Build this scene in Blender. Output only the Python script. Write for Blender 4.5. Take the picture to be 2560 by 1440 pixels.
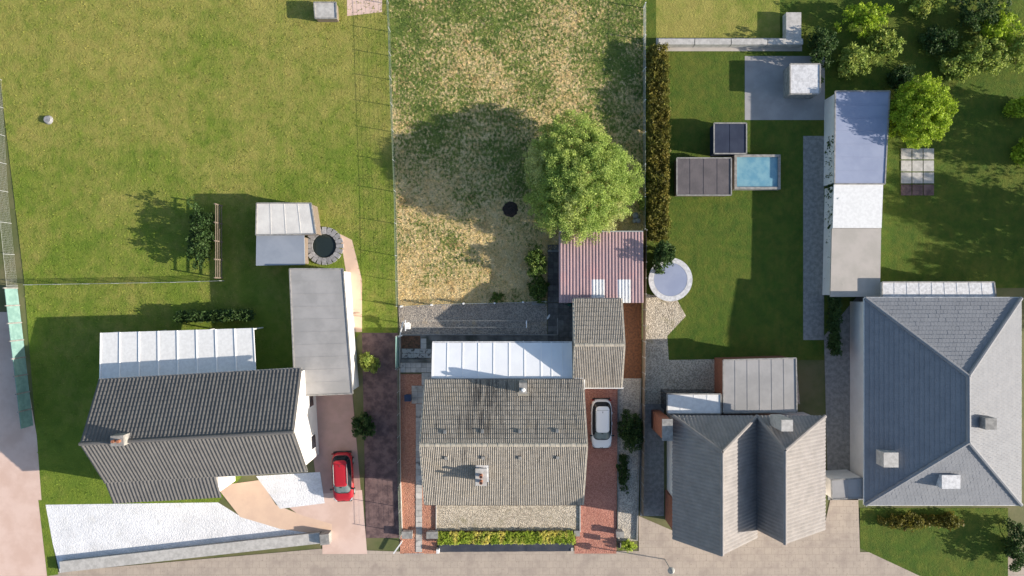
import bpy, bmesh, math, random
import numpy as np
from mathutils import Vector, Matrix, Euler
random.seed(7); rng = np.random.default_rng(11)
R = math.radians
for o in list(bpy.data.objects): bpy.data.objects.remove(o, do_unlink=True)
SC = bpy.context.scene
COL = SC.collection

# ------------------------------------------------------------------ camera, light, exposure
H = 60.0                        # flying height of the drone
F = 2560 * 24 / 36              # focal length in pixels of the photograph
cam = bpy.data.cameras.new('camera'); cam.lens = 24; cam.sensor_width = 36
cam.clip_start = 0.5; cam.clip_end = 2000
co = bpy.data.objects.new('camera', cam); COL.objects.link(co)
co.location = (0, 0, H); co.rotation_euler = (0, 0, 0); SC.camera = co
SUN_EL, SUN_AZ = 19.3, 99.6     # degrees; azimuth clockwise from +Y (top of the picture)
w = bpy.data.worlds.new('World'); SC.world = w; w.use_nodes = True
nt = w.node_tree; nt.nodes.clear()
sky = nt.nodes.new('ShaderNodeTexSky'); sky.sky_type = 'NISHITA'; sky.sun_disc = False
sky.sun_elevation = R(SUN_EL); sky.sun_rotation = R(SUN_AZ)
bg = nt.nodes.new('ShaderNodeBackground'); bg.inputs['Strength'].default_value = 0.115
out = nt.nodes.new('ShaderNodeOutputWorld')
nt.links.new(sky.outputs[0], bg.inputs[0]); nt.links.new(bg.outputs[0], out.inputs[0])
sl = bpy.data.lights.new('sun', 'SUN'); sl.energy = 5.0; sl.angle = R(0.5); sl.color = (1.0, 0.90, 0.78)
so = bpy.data.objects.new('sun', sl); COL.objects.link(so)
sd = Vector((math.sin(R(SUN_AZ)) * math.cos(R(SUN_EL)), math.cos(R(SUN_AZ)) * math.cos(R(SUN_EL)), math.sin(R(SUN_EL))))
so.rotation_euler = sd.to_track_quat('Z', 'Y').to_euler(); so.location = sd * 200
SC.view_settings.view_transform = 'Standard'; SC.view_settings.look = 'None'
SC.view_settings.gamma = 1; SC.view_settings.use_curve_mapping = False
SC.view_settings.exposure = 0.75
SC.render.resolution_x = 1024; SC.render.resolution_y = 576

def P(px, py, z=0.0):
    "photograph pixel seen at height z -> world point"
    s = (H - z) / F
    return Vector(((px - 1280) * s, (720 - py) * s, z))

# ------------------------------------------------------------------ materials
class NT:
    def __init__(s, name):
        s.m = bpy.data.materials.new(name); s.m.use_nodes = True
        s.t = s.m.node_tree; s.n = s.t.nodes; s.n.clear()
        s.out = s.n.new('ShaderNodeOutputMaterial')
        s.bsdf = s.n.new('ShaderNodeBsdfPrincipled'); s.link(s.bsdf.outputs[0], s.out.inputs[0])
        g = s.n.new('ShaderNodeNewGeometry'); s.pos = g.outputs['Position']; s.isl = g.outputs['Random Per Island']
    def link(s, a, b): s.t.links.new(a, b)
    def put(s, sock, v):
        if isinstance(v, bpy.types.NodeSocket): s.link(v, sock)
        elif v is not None:
            sock.default_value = (v[0], v[1], v[2], 1) if isinstance(v, tuple) and len(v) == 3 and sock.type == 'RGBA' else v
    def stretch(s, sc, vec=None):
        mp = s.n.new('ShaderNodeMapping'); s.link(vec or s.pos, mp.inputs['Vector']); mp.inputs['Scale'].default_value = sc
        return mp.outputs[0]
    def noise(s, scale, detail=3, rough=.55, vec=None):
        x = s.n.new('ShaderNodeTexNoise'); s.link(vec or s.pos, x.inputs['Vector'])
        x.inputs['Scale'].default_value = scale; x.inputs['Detail'].default_value = detail; x.inputs['Roughness'].default_value = rough
        return x.outputs[0]
    def voro(s, scale, out='Distance', vec=None):
        x = s.n.new('ShaderNodeTexVoronoi'); s.link(vec or s.pos, x.inputs['Vector']); x.inputs['Scale'].default_value = scale
        return x.outputs[out]
    def step(s, v, lo, hi):
        x = s.n.new('ShaderNodeMapRange'); x.interpolation_type = 'SMOOTHSTEP'; s.put(x.inputs[0], v)
        x.inputs[1].default_value = lo; x.inputs[2].default_value = hi
        return x.outputs[0]
    def math(s, op, a, b=0.0):
        x = s.n.new('ShaderNodeMath'); x.operation = op; s.put(x.inputs[0], a); s.put(x.inputs[1], b); return x.outputs[0]
    def mix(s, f, a, b, mode='MIX'):
        x = s.n.new('ShaderNodeMix'); x.data_type = 'RGBA'; x.blend_type = mode; x.clamp_factor = True
        s.put(x.inputs[0], f); s.put(x.inputs[6], a); s.put(x.inputs[7], b); return x.outputs[2]
    def sep(s, ax):
        x = s.n.new('ShaderNodeSeparateXYZ'); s.link(s.pos, x.inputs[0]); return x.outputs[ax]
    def objrnd(s):
        x = s.n.new('ShaderNodeObjectInfo'); return x.outputs['Random']
    def scalecol(s, c, v):
        x = s.n.new('ShaderNodeVectorMath'); x.operation = 'SCALE'; s.put(x.inputs[0], c); s.put(x.inputs[3], v); return x.outputs[0]
    def done(s, col, rough=.8, bump=None, bstr=.5, bdist=.05, spec=.3, metal=0, trans=0):
        s.put(s.bsdf.inputs['Base Color'], col); s.put(s.bsdf.inputs['Roughness'], rough)
        s.bsdf.inputs['Specular IOR Level'].default_value = spec; s.bsdf.inputs['Metallic'].default_value = metal
        if bump is not None:
            b = s.n.new('ShaderNodeBump'); b.inputs['Strength'].default_value = bstr; b.inputs['Distance'].default_value = bdist
            s.link(bump, b.inputs['Height']); s.link(b.outputs[0], s.bsdf.inputs['Normal'])
        if trans:
            t = s.n.new('ShaderNodeBsdfTranslucent'); s.put(t.inputs[0], col)
            mx = s.n.new('ShaderNodeMixShader'); mx.inputs[0].default_value = trans
            s.link(s.bsdf.outputs[0], mx.inputs[1]); s.link(t.outputs[0], mx.inputs[2]); s.link(mx.outputs[0], s.out.inputs[0])
        return s.m

def M(name, c1, c2=None, scale=2.0, detail=4, lo=.35, hi=.65, rough=.8, bscale=None, bstr=.4, bdist=.03, rnd=0, spec=.3,
      metal=0, trans=0, stretch=None, c3=None, scale3=.25, lo3=.5, hi3=.7, speck=None):
    t = NT(name); v = t.stretch(stretch) if stretch else None
    c = c1
    if c2: c = t.mix(t.step(t.noise(scale, detail, .6, v), lo, hi), c1, c2)
    if c3: c = t.mix(t.step(t.noise(scale3, 3), lo3, hi3), c, c3)
    if speck: c = t.mix(t.step(t.noise(speck[1], 2), speck[2], speck[2] + .05), c, speck[0])
    if rnd:
        r = t.math('FRACT', t.math('ADD', t.objrnd(), t.isl))
        c = t.scalecol(c, t.math('ADD', t.math('MULTIPLY', r, 2 * rnd), 1 - rnd))
    b = t.noise(bscale, 4, .65) if bscale else None
    return t.done(c, rough, b, bstr, bdist, spec, metal, trans)

def gravel(name, a, b, scale, c=None, bstr=.9):
    t = NT(name)
    cell = t.voro(scale, 'Color')
    sx = t.n.new('ShaderNodeSeparateColor'); t.link(cell, sx.inputs[0])
    col = t.mix(t.step(sx.outputs[0], .15, .85), a, b)
    macro = t.noise(.55, 4)
    col = t.scalecol(col, t.math('ADD', t.math('MULTIPLY', macro, .5), .75))
    if c: col = t.mix(t.step(t.noise(.8, 5), .55, .75), col, c)
    h = t.math('ADD', t.math('MULTIPLY', t.voro(scale), -1), t.math('MULTIPLY', t.noise(2.2, 5), .8))
    return t.done(col, .9, h, bstr, .06, .2)

def lawn_mat(name, straw, straw2, green, green2, bias=0.0, ygrad=0.0, fine=3.2, blade=False, brown=None, soft=.12, thatch=0.0, green_oval=0.0, mid=.35, big=.5):
    t = NT(name)
    v = t.stretch((1, .75, 1))
    m = t.math('ADD', t.math('MULTIPLY', t.noise(fine, 6, .7, v), .95), t.math('MULTIPLY', t.noise(.8, 3), mid))
    m = t.math('ADD', m, t.math('MULTIPLY', t.noise(.16, 2), big))
    m = t.math('ADD', m, t.math('MULTIPLY', t.sep(1), ygrad))
    m = t.math('ADD', m, bias)
    if green_oval:  # raises the share of green grass inside a soft oval
        dx = t.math('DIVIDE', t.math('SUBTRACT', t.sep(0), -3.0), 8.0); dy = t.math('DIVIDE', t.math('SUBTRACT', t.sep(1), 11.5), 4.6)
        d2 = t.math('ADD', t.math('MULTIPLY', dx, dx), t.math('MULTIPLY', dy, dy))
        m = t.math('ADD', m, t.math('MULTIPLY', t.math('SUBTRACT', 1.0, t.step(d2, .2, 1.3)), green_oval))
    mask = t.step(m, .9 - soft, .9 + soft)
    s = t.mix(t.step(t.noise(1.1, 5), .3, .7), straw, straw2)
    if brown: s = t.mix(t.step(t.noise(.45, 4), .56, .72), s, brown)
    g = t.mix(t.step(t.noise(.9, 4), .35, .65), green, green2)
    s = t.mix(t.math('MULTIPLY', t.step(t.noise(fine * 2.6, 5, .75), .50, .64), thatch), s, tuple(x * .42 for x in straw2))
    c = t.mix(mask, s, g)
    if blade: c = t.scalecol(c, t.math('ADD', t.math('MULTIPLY', t.isl, .7), .65))
    h = None if blade else t.noise(5, 6, .75)
    return t.done(c, .9, h, .85, .16, .1, 0, .25 if blade else 0)

def leaf_mat(name, a, b, c=None, nscale=.9, clo=.55, chi=.7, trans=.3):
    t = NT(name)
    col = t.mix(t.step(t.noise(nscale, 3), .35, .65), a, b)
    if c: col = t.mix(t.step(t.noise(nscale * .8, 2, .5, t.stretch((1, .3, 1))), clo, chi), col, c)
    col = t.scalecol(col, t.math('ADD', t.math('MULTIPLY', t.isl, .7), .65))
    return t.done(col, .6, None, spec=.25, trans=trans)

m_lawn = lawn_mat('dry_lawn', (.72, .57, .31), (.60, .45, .205), (.17, .215, .05), (.10, .155, .038), bias=-.015, mid=.2, green_oval=.055, ygrad=.0058, fine=4.4, brown=(.46, .32, .14), soft=.085, thatch=.7)
m_blade = lawn_mat('dry_grass_blade', (.82, .65, .36), (.70, .53, .25), (.22, .28, .07), (.15, .215, .05), bias=-.015, mid=.2, green_oval=.055, ygrad=.0058, fine=4.4, blade=True, brown=(.5, .33, .14), soft=.09)
m_green = lawn_mat('green_lawn', (.34, .31, .085), (.30, .265, .075), (.165, .225, .032), (.125, .19, .026), bias=-.06, big=.95, ygrad=-.010, fine=1.3, soft=.35)
m_green2 = lawn_mat('mown_lawn', (.15, .17, .032), (.135, .145, .03), (.075, .13, .02), (.055, .105, .018), bias=.06, fine=1.6, soft=.3)
m_gblade = lawn_mat('green_grass_blade', (.40, .37, .10), (.36, .32, .085), (.21, .28, .042), (.16, .24, .035), bias=-.06, big=.95, ygrad=-.010, fine=1.3, soft=.35, blade=True)
m_ground = M('rough_ground', (.10, .12, .04), (.16, .15, .07), .3, bscale=3)
m_greygrav = gravel('grey_gravel', (.22, .20, .18), (.42, .37, .31), 13, (.46, .36, .24))
m_palegrav = gravel('pale_gravel', (.36, .31, .24), (.66, .58, .46), 12, (.34, .30, .20))
m_sidegrav = gravel('side_gravel', (.34, .31, .27), (.60, .55, .47), 13)
m_redgrav = gravel('red_gravel', (.42, .19, .125), (.56, .28, .19), 14, (.50, .27, .17))
m_reddrive = gravel('red_driveway', (.39, .165, .12), (.55, .26, .195), 15, (.48, .24, .17), .6)
m_chips = M('wood_chips', (.22, .095, .045), (.12, .058, .034), 5, 6, bscale=9, bstr=.8)
m_soil = M('bed_soil', (.17, .085, .05), (.07, .045, .03), 4, 6, bscale=7, bstr=.9, bdist=.08)
m_psoil = M('purple_soil', (.20, .13, .12), (.10, .065, .065), 1.5, 5, bscale=6, bstr=.7)
m_dsoil = M('planting_soil', (.10, .09, .05), (.06, .07, .03), 1.2, 5, bscale=6, bstr=.7)
m_moss = M('mossy_concrete', (.13, .125, .115), (.23, .22, .20), 1.3, 6, bscale=5, c3=(.07, .075, .06), scale3=.7)
m_slab = M('grey_slab', (.43, .41, .38), (.54, .51, .47), 2.5, 6, bscale=8, bstr=.2, rnd=.18, c3=(.17, .165, .16), scale3=1.2, lo3=.58, hi3=.7)
m_dirtyslab = M('stained_slab', (.42, .41, .39), (.10, .10, .10), 3.2, 5, .52, .6, bscale=8, bstr=.2, rnd=.1)
m_paver = M('dark_paver', (.115, .11, .105), (.17, .165, .155), 2.5, 5, bscale=9, bstr=.3, rnd=.25)
m_joint = M('joint_sand', (.06, .06, .05), (.09, .085, .07), 4)
m_conc = M('concrete', (.40, .385, .36), (.52, .50, .47), 3, 5, bscale=12, bstr=.15)
m_concd = M('weathered_concrete', (.22, .215, .205), (.33, .32, .30), 3, 5, bscale=12, bstr=.2)
m_pav = M('pavement', (.46, .40, .34), (.54, .48, .41), .6, 4, bscale=10, bstr=.15, c3=(.42, .33, .28), scale3=.2)
t_ = NT('paving_slabs'); br = t_.n.new('ShaderNodeTexBrick'); t_.link(t_.pos, br.inputs[0]); br.inputs['Scale'].default_value = 1
br.inputs['Color1'].default_value = (.46, .385, .315, 1); br.inputs['Color2'].default_value = (.435, .365, .30, 1); br.inputs['Mortar'].default_value = (.33, .275, .225, 1)
br.inputs['Mortar Size'].default_value = .014; br.inputs['Brick Width'].default_value = .6; br.inputs['Row Height'].default_value = .6
c_ = t_.mix(t_.step(t_.noise(.7, 6, .65), .42, .72), br.outputs[0], (.34, .28, .235)); c_ = t_.mix(t_.step(t_.noise(6, 3), .62, .68), c_, (.30, .25, .21))
m_pav = t_.done(c_, .85, t_.math('ADD', t_.noise(9, 4), t_.math('MULTIPLY', br.outputs[1], -.5)), .2, .02, .3)
m_pinkpav = M('pink_paving', (.62, .44, .36), (.70, .52, .44), .5, 4, bscale=8, bstr=.15)
m_peach = M('peach_paving', (.72, .52, .38), (.66, .47, .35), .6, 4, bscale=8, bstr=.15)
m_pinkdr = M('dull_pink_drive', (.46, .30, .26), (.40, .27, .23), .8, 4, bscale=8, bstr=.2)
m_whitegr = gravel('white_gravel', (.70, .70, .71), (.80, .80, .81), 9, (.66, .655, .64), .35)
m_mat = M('woven_membrane', (.035, .042, .062), (.055, .062, .085), 2, 4, rough=.55, bscale=10, bstr=.3, spec=.4)
m_white = M('white_paint', (.78, .78, .77), (.70, .70, .69), 4, 3, rough=.5)
m_cream = M('cream_verge', (.50, .46, .38), (.38, .35, .29), 2.5, 5, bscale=10, bstr=.2)
m_lead = M('pale_lead', (.68, .68, .69), (.50, .50, .51), 4, 4, rough=.5)
m_render = M('pale_render', (.60, .56, .50), (.66, .62, .56), 2, 4, bscale=12, bstr=.1)
m_wwall = M('white_render', (.78, .75, .71), (.72, .69, .65), 1, 4, bscale=12, bstr=.1)
m_brick = M('brick_wall', (.33, .13, .08), (.24, .10, .065), 6, 4, bscale=10)
m_dark = M('dark_plastic', (.025, .025, .027), rough=.5)
m_pot = M('terracotta', (.36, .15, .085), (.24, .10, .06), 6)
m_galv = M('galvanised', (.42, .44, .43), (.34, .36, .35), 8, rough=.5, metal=.3)
m_greenwire = M('green_wire', (.12, .17, .12), (.16, .20, .15), 5, rough=.5)
m_teal = M('teal_panel', (.22, .36, .33), (.16, .28, .26), 2, rough=.6)
m_wood = M('weathered_timber', (.24, .19, .15), (.16, .13, .10), 4, 5, stretch=(1, 1, 6))
m_bark = M('bark', (.14, .10, .07), (.08, .06, .045), 6, 5, bscale=10, bstr=.8)
m_ash = M('wood_ash', (.018, .013, .011), (.05, .035, .03), 9, 5, bscale=14, bstr=.9)
m_char = M('charred_wood', (.012, .010, .010), (.05, .045, .04), 12, rnd=.3)
m_bin = M('dark_blue_plastic', (.03, .05, .10), (.04, .06, .12), 3, rough=.5)
m_gplast = M('dark_green_plastic', (.02, .10, .07), (.03, .13, .09), 3, rough=.5)
m_glass = M('dark_glass', (.012, .016, .022), rough=.06, spec=.6)
m_line = M('clothes_line', (.5, .5, .48))
m_stone = M('grey_stone', (.34, .34, .35), (.24, .24, .25), 5, rnd=.2, bscale=8)
m_pool = M('pool_water', (.22, .40, .46), (.13, .30, .40), .9, rough=.1, spec=.5, bscale=3, bstr=.25)
m_pond = M('dark_water', (.02, .03, .03), rough=.1, spec=.5)
m_bluegrey = M('bluegrey_sheet', (.30, .34, .46), (.26, .30, .42), .6, rough=.6, bscale=3, bstr=.1)
m_shedgrey = M('grey_sheet', (.29, .32, .37), (.25, .28, .33), .6, rough=.6, bscale=3, bstr=.1)
m_bluedark = M('navy_tarp', (.02, .028, .055), (.03, .04, .07), 1, rough=.6)
m_boxroof = M('brown_felt', (.13, .115, .12), (.10, .09, .095), 1, bscale=6, bstr=.3)
m_greyfelt = M('grey_felt', (.36, .35, .345), (.30, .295, .29), .6, bscale=6, bstr=.2)
m_palefelt = M('pale_felt', (.68, .66, .62), (.58, .56, .53), .8, bscale=6, bstr=.2)
m_beigeroof = M('beige_sheet', (.46, .42, .38), (.40, .37, .33), .6, bscale=6, bstr=.2)

def tile_mat(name, a, b, dark, streak=True, stain=False):
    t = NT(name)
    c = t.mix(t.step(t.noise(3.5, 6, .7), .35, .68), a, b)
    if streak: c = t.mix(t.math('MULTIPLY', t.step(t.noise(1.7, 4, .65, t.stretch((1.9, .12, .12))), .54, .72), .8), c, dark)
    if stain:
        sx = t.math('ABSOLUTE', t.math('ADD', t.sep(0), 2.3)); inx = t.math('SUBTRACT', 1.0, t.step(sx, .6, 2.2)); iny = t.step(t.sep(1), -12.2, -11.2)
        c = t.mix(t.math('MULTIPLY', t.math('MULTIPLY', inx, iny), t.math('MULTIPLY', t.step(t.noise(2.6, 4, .65, t.stretch((2.2, .16, .16))), .40, .58), .75)), c, dark)
    c = t.mix(t.step(t.noise(11, 2), .66, .72), c, (.62, .60, .54))
    c = t.mix(t.math('MULTIPLY', t.step(t.noise(.6, 4), .55, .75), .22), c, (.36, .29, .19))
    r = t.math('FRACT', t.math('ADD', t.objrnd(), t.isl))
    c = t.scalecol(c, t.math('ADD', t.math('MULTIPLY', r, .13), .93))
    return t.done(c, .85, t.noise(22, 3), .3, .01, .25)
m_tile = tile_mat('concrete_tile', (.385, .35, .30), (.29, .262, .222), (.075, .07, .067), stain=True)
m_tile2 = tile_mat('garage_tile', (.40, .362, .31), (.305, .278, .237), (.16, .145, .125))

def slate_mat(name, a, b, zs=11.0):
    t = NT(name)
    c = t.mix(t.step(t.noise(1.2, 5), .3, .7), a, b)
    c = t.mix(t.math('MULTIPLY', t.step(t.noise(5, 4), .5, .75), .3), c, tuple(x * .6 for x in a))
    h = t.math('FRACT', t.math('MULTIPLY', t.sep(2), zs))
    return t.done(c, .8, t.math('ADD', h, t.math('MULTIPLY', t.noise(9, 3), .5)), .35, .03, .3)
m_slateL = slate_mat('left_roof_tile', (.145, .14, .135), (.12, .117, .115))
m_slateT = slate_mat('brown_roof_tile', (.29, .272, .262), (.24, .226, .218))
m_slateH = slate_mat('hip_roof_slate', (.25, .26, .28), (.22, .23, .25))

def sheet_mat():
    t = NT('pink_sheet')
    c = t.mix(t.step(t.noise(1.2, 5, .6, t.stretch((3, .5, 1))), .3, .75), (.49, .335, .335), (.37, .265, .275))
    c = t.mix(t.math('MULTIPLY', t.step(t.noise(.5, 4), .5, .75), .4), c, (.56, .30, .29))
    return t.done(c, .6, t.noise(9, 3), .15, .01, .3)
m_sheet = sheet_mat()
m_clear = M('translucent_sheet', (.80, .80, .79), (.62, .62, .60), 2.5, 5, .5, .75, rough=.4, stretch=(3, .6, 1))
m_poly = M('polycarbonate', (.86, .88, .90), (.81, .83, .86), .7, 4, rough=.35, spec=.5)
m_polygr = M('polycarbonate_bar', (.9, .9, .9), (.86, .86, .86), 3, rough=.4)
# ------------------------------------------------------------------ mesh helpers
WL = {}                                           # world position of every object's origin
class MB:
    def __init__(s): s.v = []; s.f = []
    def add(s, vs, fs):
        n = len(s.v); s.v += [tuple(x) for x in vs]; s.f += [tuple(i + n for i in f) for f in fs]; return s
    def prism(s, poly, z0, z1):
        "poly: list of (x, y); z1 may be a function of (x, y)"
        n = len(poly)
        a = sum(poly[i][0] * poly[(i + 1) % n][1] - poly[(i + 1) % n][0] * poly[i][1] for i in range(n))
        if a < 0: poly = poly[::-1]
        zt = z1 if callable(z1) else (lambda x, y: z1)
        vs = [(x, y, z0) for x, y in poly] + [(x, y, zt(x, y)) for x, y in poly]
        fs = [tuple(range(n - 1, -1, -1)), tuple(range(n, 2 * n))] + [(i, (i + 1) % n, n + (i + 1) % n, n + i) for i in range(n)]
        return s.add(vs, fs)
    def box(s, c, sz, rz=0.0):
        x, y, z = sz; cr, sr = math.cos(rz), math.sin(rz)
        return s.prism([(c[0] + px * x / 2 * cr - py * y / 2 * sr, c[1] + px * x / 2 * sr + py * y / 2 * cr)
                        for px, py in ((-1, -1), (1, -1), (1, 1), (-1, 1))], c[2] - z / 2, c[2] + z / 2)
    def slab(s, pts, th):
        "planar polygon (counter-clockwise from above) with thickness th downwards along its normal"
        pts = [Vector(p) for p in pts]; n = (pts[1] - pts[0]).cross(pts[-1] - pts[0]).normalized()
        if n.z < 0: pts = pts[::-1]; n = -n
        k = len(pts)
        vs = pts + [p - n * th for p in pts]
        return s.add(vs, [tuple(range(k)), tuple(range(2 * k - 1, k - 1, -1))] + [(i, k + i, k + (i + 1) % k, (i + 1) % k) for i in range(k)])
    def bar(s, a, b, w, h=None):
        "rectangular bar between two points"
        a = Vector(a); b = Vector(b); h = h or w; d = (b - a).normalized()
        u = d.cross(Vector((0, 0, 1)))
        u = Vector((1, 0, 0)) if u.length < 1e-4 else u.normalized()
        v = u.cross(d).normalized(); u = u * w / 2; v = v * h / 2
        vs = [a - u - v, a + u - v, a + u + v, a - u + v, b - u - v, b + u - v, b + u + v, b - u + v]
        return s.add(vs, [(3, 2, 1, 0), (4, 5, 6, 7), (0, 1, 5, 4), (1, 2, 6, 5), (2, 3, 7, 6), (3, 0, 4, 7)])
    def tube(s, pts, rad, n=8, cap=True):
        pts = [Vector(p) for p in pts]; rr = rad if isinstance(rad, (list, tuple)) else [rad] * len(pts)
        base = len(s.v); rings = []
        for i, p in enumerate(pts):
            d = (pts[min(i + 1, len(pts) - 1)] - pts[max(i - 1, 0)]).normalized()
            u = d.cross(Vector((0, 0, 1)))
            u = d.cross(Vector((0, 1, 0))) if u.length < .05 else u
            u.normalize(); v = d.cross(u).normalized()
            rings.append([p + (u * math.cos(2 * math.pi * k / n) + v * math.sin(2 * math.pi * k / n)) * rr[i] for k in range(n)])
        vs = [q for r_ in rings for q in r_]
        fs = [(i * n + k, (i + 1) * n + k, (i + 1) * n + (k + 1) % n, i * n + (k + 1) % n) for i in range(len(pts) - 1) for k in range(n)]
        if cap: fs += [tuple(range(n)), tuple(range((len(pts) - 1) * n + n - 1, (len(pts) - 1) * n - 1, -1))]
        return s.add(vs, fs)
    def cyl(s, c, r, z0, z1, n=16, r1=None): return s.tube([(c[0], c[1], z0), (c[0], c[1], z1)], [r, r if r1 is None else r1], n)

def fixn(me):
    bm = bmesh.new(); bm.from_mesh(me); bmesh.ops.recalc_face_normals(bm, faces=bm.faces); bm.to_mesh(me); bm.free()
def tag(o, label=None, cat=None, group=None, kind=None):
    for k, v in (('label', label), ('category', cat), ('group', group), ('kind', kind)):
        if v: o[k] = v
    return o
def obj(name, mb, mat, parent=None, smooth=False, origin=None, fix=True):
    "link a mesh given in world coordinates as one object (a child when parent is given)"
    if parent is not None: o0 = WL[parent.name]
    elif origin is not None: o0 = Vector(origin)
    else:
        a = np.array(mb.v); o0 = Vector(((a[:, 0].min() + a[:, 0].max()) / 2, (a[:, 1].min() + a[:, 1].max()) / 2, a[:, 2].min()))
    me = bpy.data.meshes.new(name)
    me.from_pydata([(x - o0.x, y - o0.y, z - o0.z) for x, y, z in mb.v], [], mb.f); me.update()
    if fix: fixn(me)
    if smooth:
        me.polygons.foreach_set('use_smooth', [True] * len(me.polygons))
    me.materials.append(mat)
    o = bpy.data.objects.new(name, me); COL.objects.link(o); WL[o.name] = Vector(o0)
    if parent is not None: o.parent = parent
    else: o.location = o0
    return o
def npobj(name, V, Fq, mat, parent=None, origin=(0, 0, 0)):
    o0 = WL[parent.name] if parent is not None else Vector(origin)
    V = V - np.array(o0); k = Fq.shape[1]; me = bpy.data.meshes.new(name)
    me.vertices.add(len(V)); me.vertices.foreach_set('co', V.astype(np.float32).ravel())
    me.loops.add(Fq.size); me.loops.foreach_set('vertex_index', Fq.astype(np.int32).ravel())
    me.polygons.add(len(Fq)); me.polygons.foreach_set('loop_start', np.arange(0, Fq.size, k, dtype=np.int32))
    me.update(calc_edges=True); me.validate(); me.shade_flat()
    me.materials.append(mat)
    o = bpy.data.objects.new(name, me); COL.objects.link(o); WL[o.name] = Vector(o0)
    if parent is not None: o.parent = parent
    else: o.location = o0
    return o
def thing(name, label, cat, loc, group=None):
    o = bpy.data.objects.new(name, None); COL.objects.link(o); o.location = loc; o.empty_display_size = .3
    WL[o.name] = Vector(loc); return tag(o, label, cat, group)
def inst(name, me, loc, rot, parent):
    "another object on a shared mesh; loc in world coordinates"
    o = bpy.data.objects.new(name, me); COL.objects.link(o); o.parent = parent
    o.location = Vector(loc) - WL[parent.name]; o.rotation_euler = rot; WL[o.name] = Vector(loc); return o
def patch(name, pts, mat, z, kind='structure', th=.0):
    "flat sheet of ground; pts in photograph pixels at ground level"
    mb = MB(); mb.add([tuple(P(x, y)[:2]) + (z,) for x, y in pts], [tuple(range(len(pts)))])
    o = obj(name, mb, mat, fix=False)
    if o.data.polygons[0].normal.z < 0: o.data.flip_normals()
    return tag(o, kind=kind)
def rect(x0, y0, x1, y1): return [(x0, y0), (x1, y0), (x1, y1), (x0, y1)]
def W(pts, z=0): return [tuple(P(x, y, z)[:2]) for x, y in pts]

# ------------------------------------------------------------------ ground and setting
g = MB(); g.add([(-260, -260, -.03), (260, -260, -.03), (260, 260, -.03), (-260, 260, -.03)], [(0, 1, 2, 3)])
tag(obj('ground', g, m_ground), kind='structure')
LAWN = [(955, -420), (1618, -420), (1612, 600), (1400, 612), (1369, 640), (1368, 753), (996, 766), (988, 470), (972, 100)]
patch('lawn', LAWN, m_lawn, .004)
patch('left_lawn', [(-400, -420), (954, -420), (971, 100), (987, 470), (994, 832), (900, 832), (780, 1000), (540, 1262), (104, 1262), (60, 700), (0, 200), (-400, 100)], m_green, .002)
patch('gravel_yard', [(996, 766), (1368, 753), (1368, 838), (1000, 838)], m_greygrav, .008)
patch('concrete_strip', rect(1000, 838, 1440, 905), m_moss, .006)
patch('side_path', rect(1000, 935, 1092, 1384), m_redgrav, .006)
patch('driveway', [(1448, 950), (1544, 950), (1541, 1384), (1436, 1384)], m_reddrive, .006)
patch('chip_bed', rect(1540, 735, 1604, 946), m_chips, .006)
patch('side_bed', [(1546, 946), (1601, 946), (1592, 1352), (1546, 1352)], m_sidegrav, .006)
patch('front_bed', rect(1092, 1225, 1450, 1330), m_palegrav, .030)
patch('hedge_bed', rect(1095, 1326, 1440, 1362), m_soil, .034)
patch('pavement', [(-600, 1450), (120, 1432), (800, 1372), (1000, 1379), (1440, 1377), (3200, 1385), (3200, 1900), (-600, 1900)], m_pav, .003)
patch('house_yard', rect(1060, 905, 1545, 1225), m_moss, .002)

# ------------------------------------------------------------------ lawn grass
def in_poly(pts, poly):
    x, y = pts[:, 0], pts[:, 1]; r = np.zeros(len(pts), bool); n = len(poly); j = n - 1
    for i in range(n):
        xi, yi = poly[i]; xj, yj = poly[j]
        c = ((yi > y) != (yj > y)) & (x < (xj - xi) * (y - yi) / (yj - yi + 1e-12) + xi); r ^= c; j = i
    return r
def grass(name, poly, n, mat, lmin, lmax, wid, z0=.004, blades=4, holes=()):
    pw = np.array([P(x, y)[:2] for x, y in poly]); lo, hi = pw.min(0), pw.max(0)
    pt = rng.uniform(lo, hi, (n, 2)); pt = pt[in_poly(pt, pw)]
    for hx, hy, hr in holes: pt = pt[np.hypot(pt[:, 0] - P(hx, hy).x, pt[:, 1] - P(hx, hy).y) > hr]
    n = len(pt); c = np.repeat(pt, blades, 0) + rng.normal(0, .05, (n * blades, 2)); k = len(c)
    az = rng.uniform(0, 2 * np.pi, k); tilt = rng.uniform(.7, 1.45, k); L = rng.uniform(lmin, lmax, k)
    big = np.repeat(rng.uniform(.6, 1.5, n), blades); L = L * big
    d = np.stack([np.cos(az) * np.sin(tilt), np.sin(az) * np.sin(tilt), np.cos(tilt)], 1)
    u = np.stack([-np.sin(az), np.cos(az), np.zeros(k)], 1) * wid
    b = np.concatenate([c, np.full((k, 1), z0)], 1)
    V = np.stack([b - u, b + u, b + d * L[:, None]], 1).reshape(-1, 3)
    return tag(npobj(name, V, np.arange(3 * k).reshape(-1, 3), mat), kind='stuff')
grass('grass', [(957, -60), (1616, -60), (1611, 598), (1400, 611), (1368, 640), (1366, 751), (998, 764), (990, 470), (974, 100)], 20000, m_blade, .08, .22, .028, holes=[(1276, 523, .78)])
grass('grass', [(-60, -60), (953, -60), (970, 100), (986, 470), (992, 830), (908, 830), (903, 700), (878, 590), (845, 585), (640, 505), (640, 820), (250, 832), (210, 1100), (270, 1245), (108, 1255), (60, 700), (0, 200)], 16000, m_gblade, .06, .14, .03, .002, 3)

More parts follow.
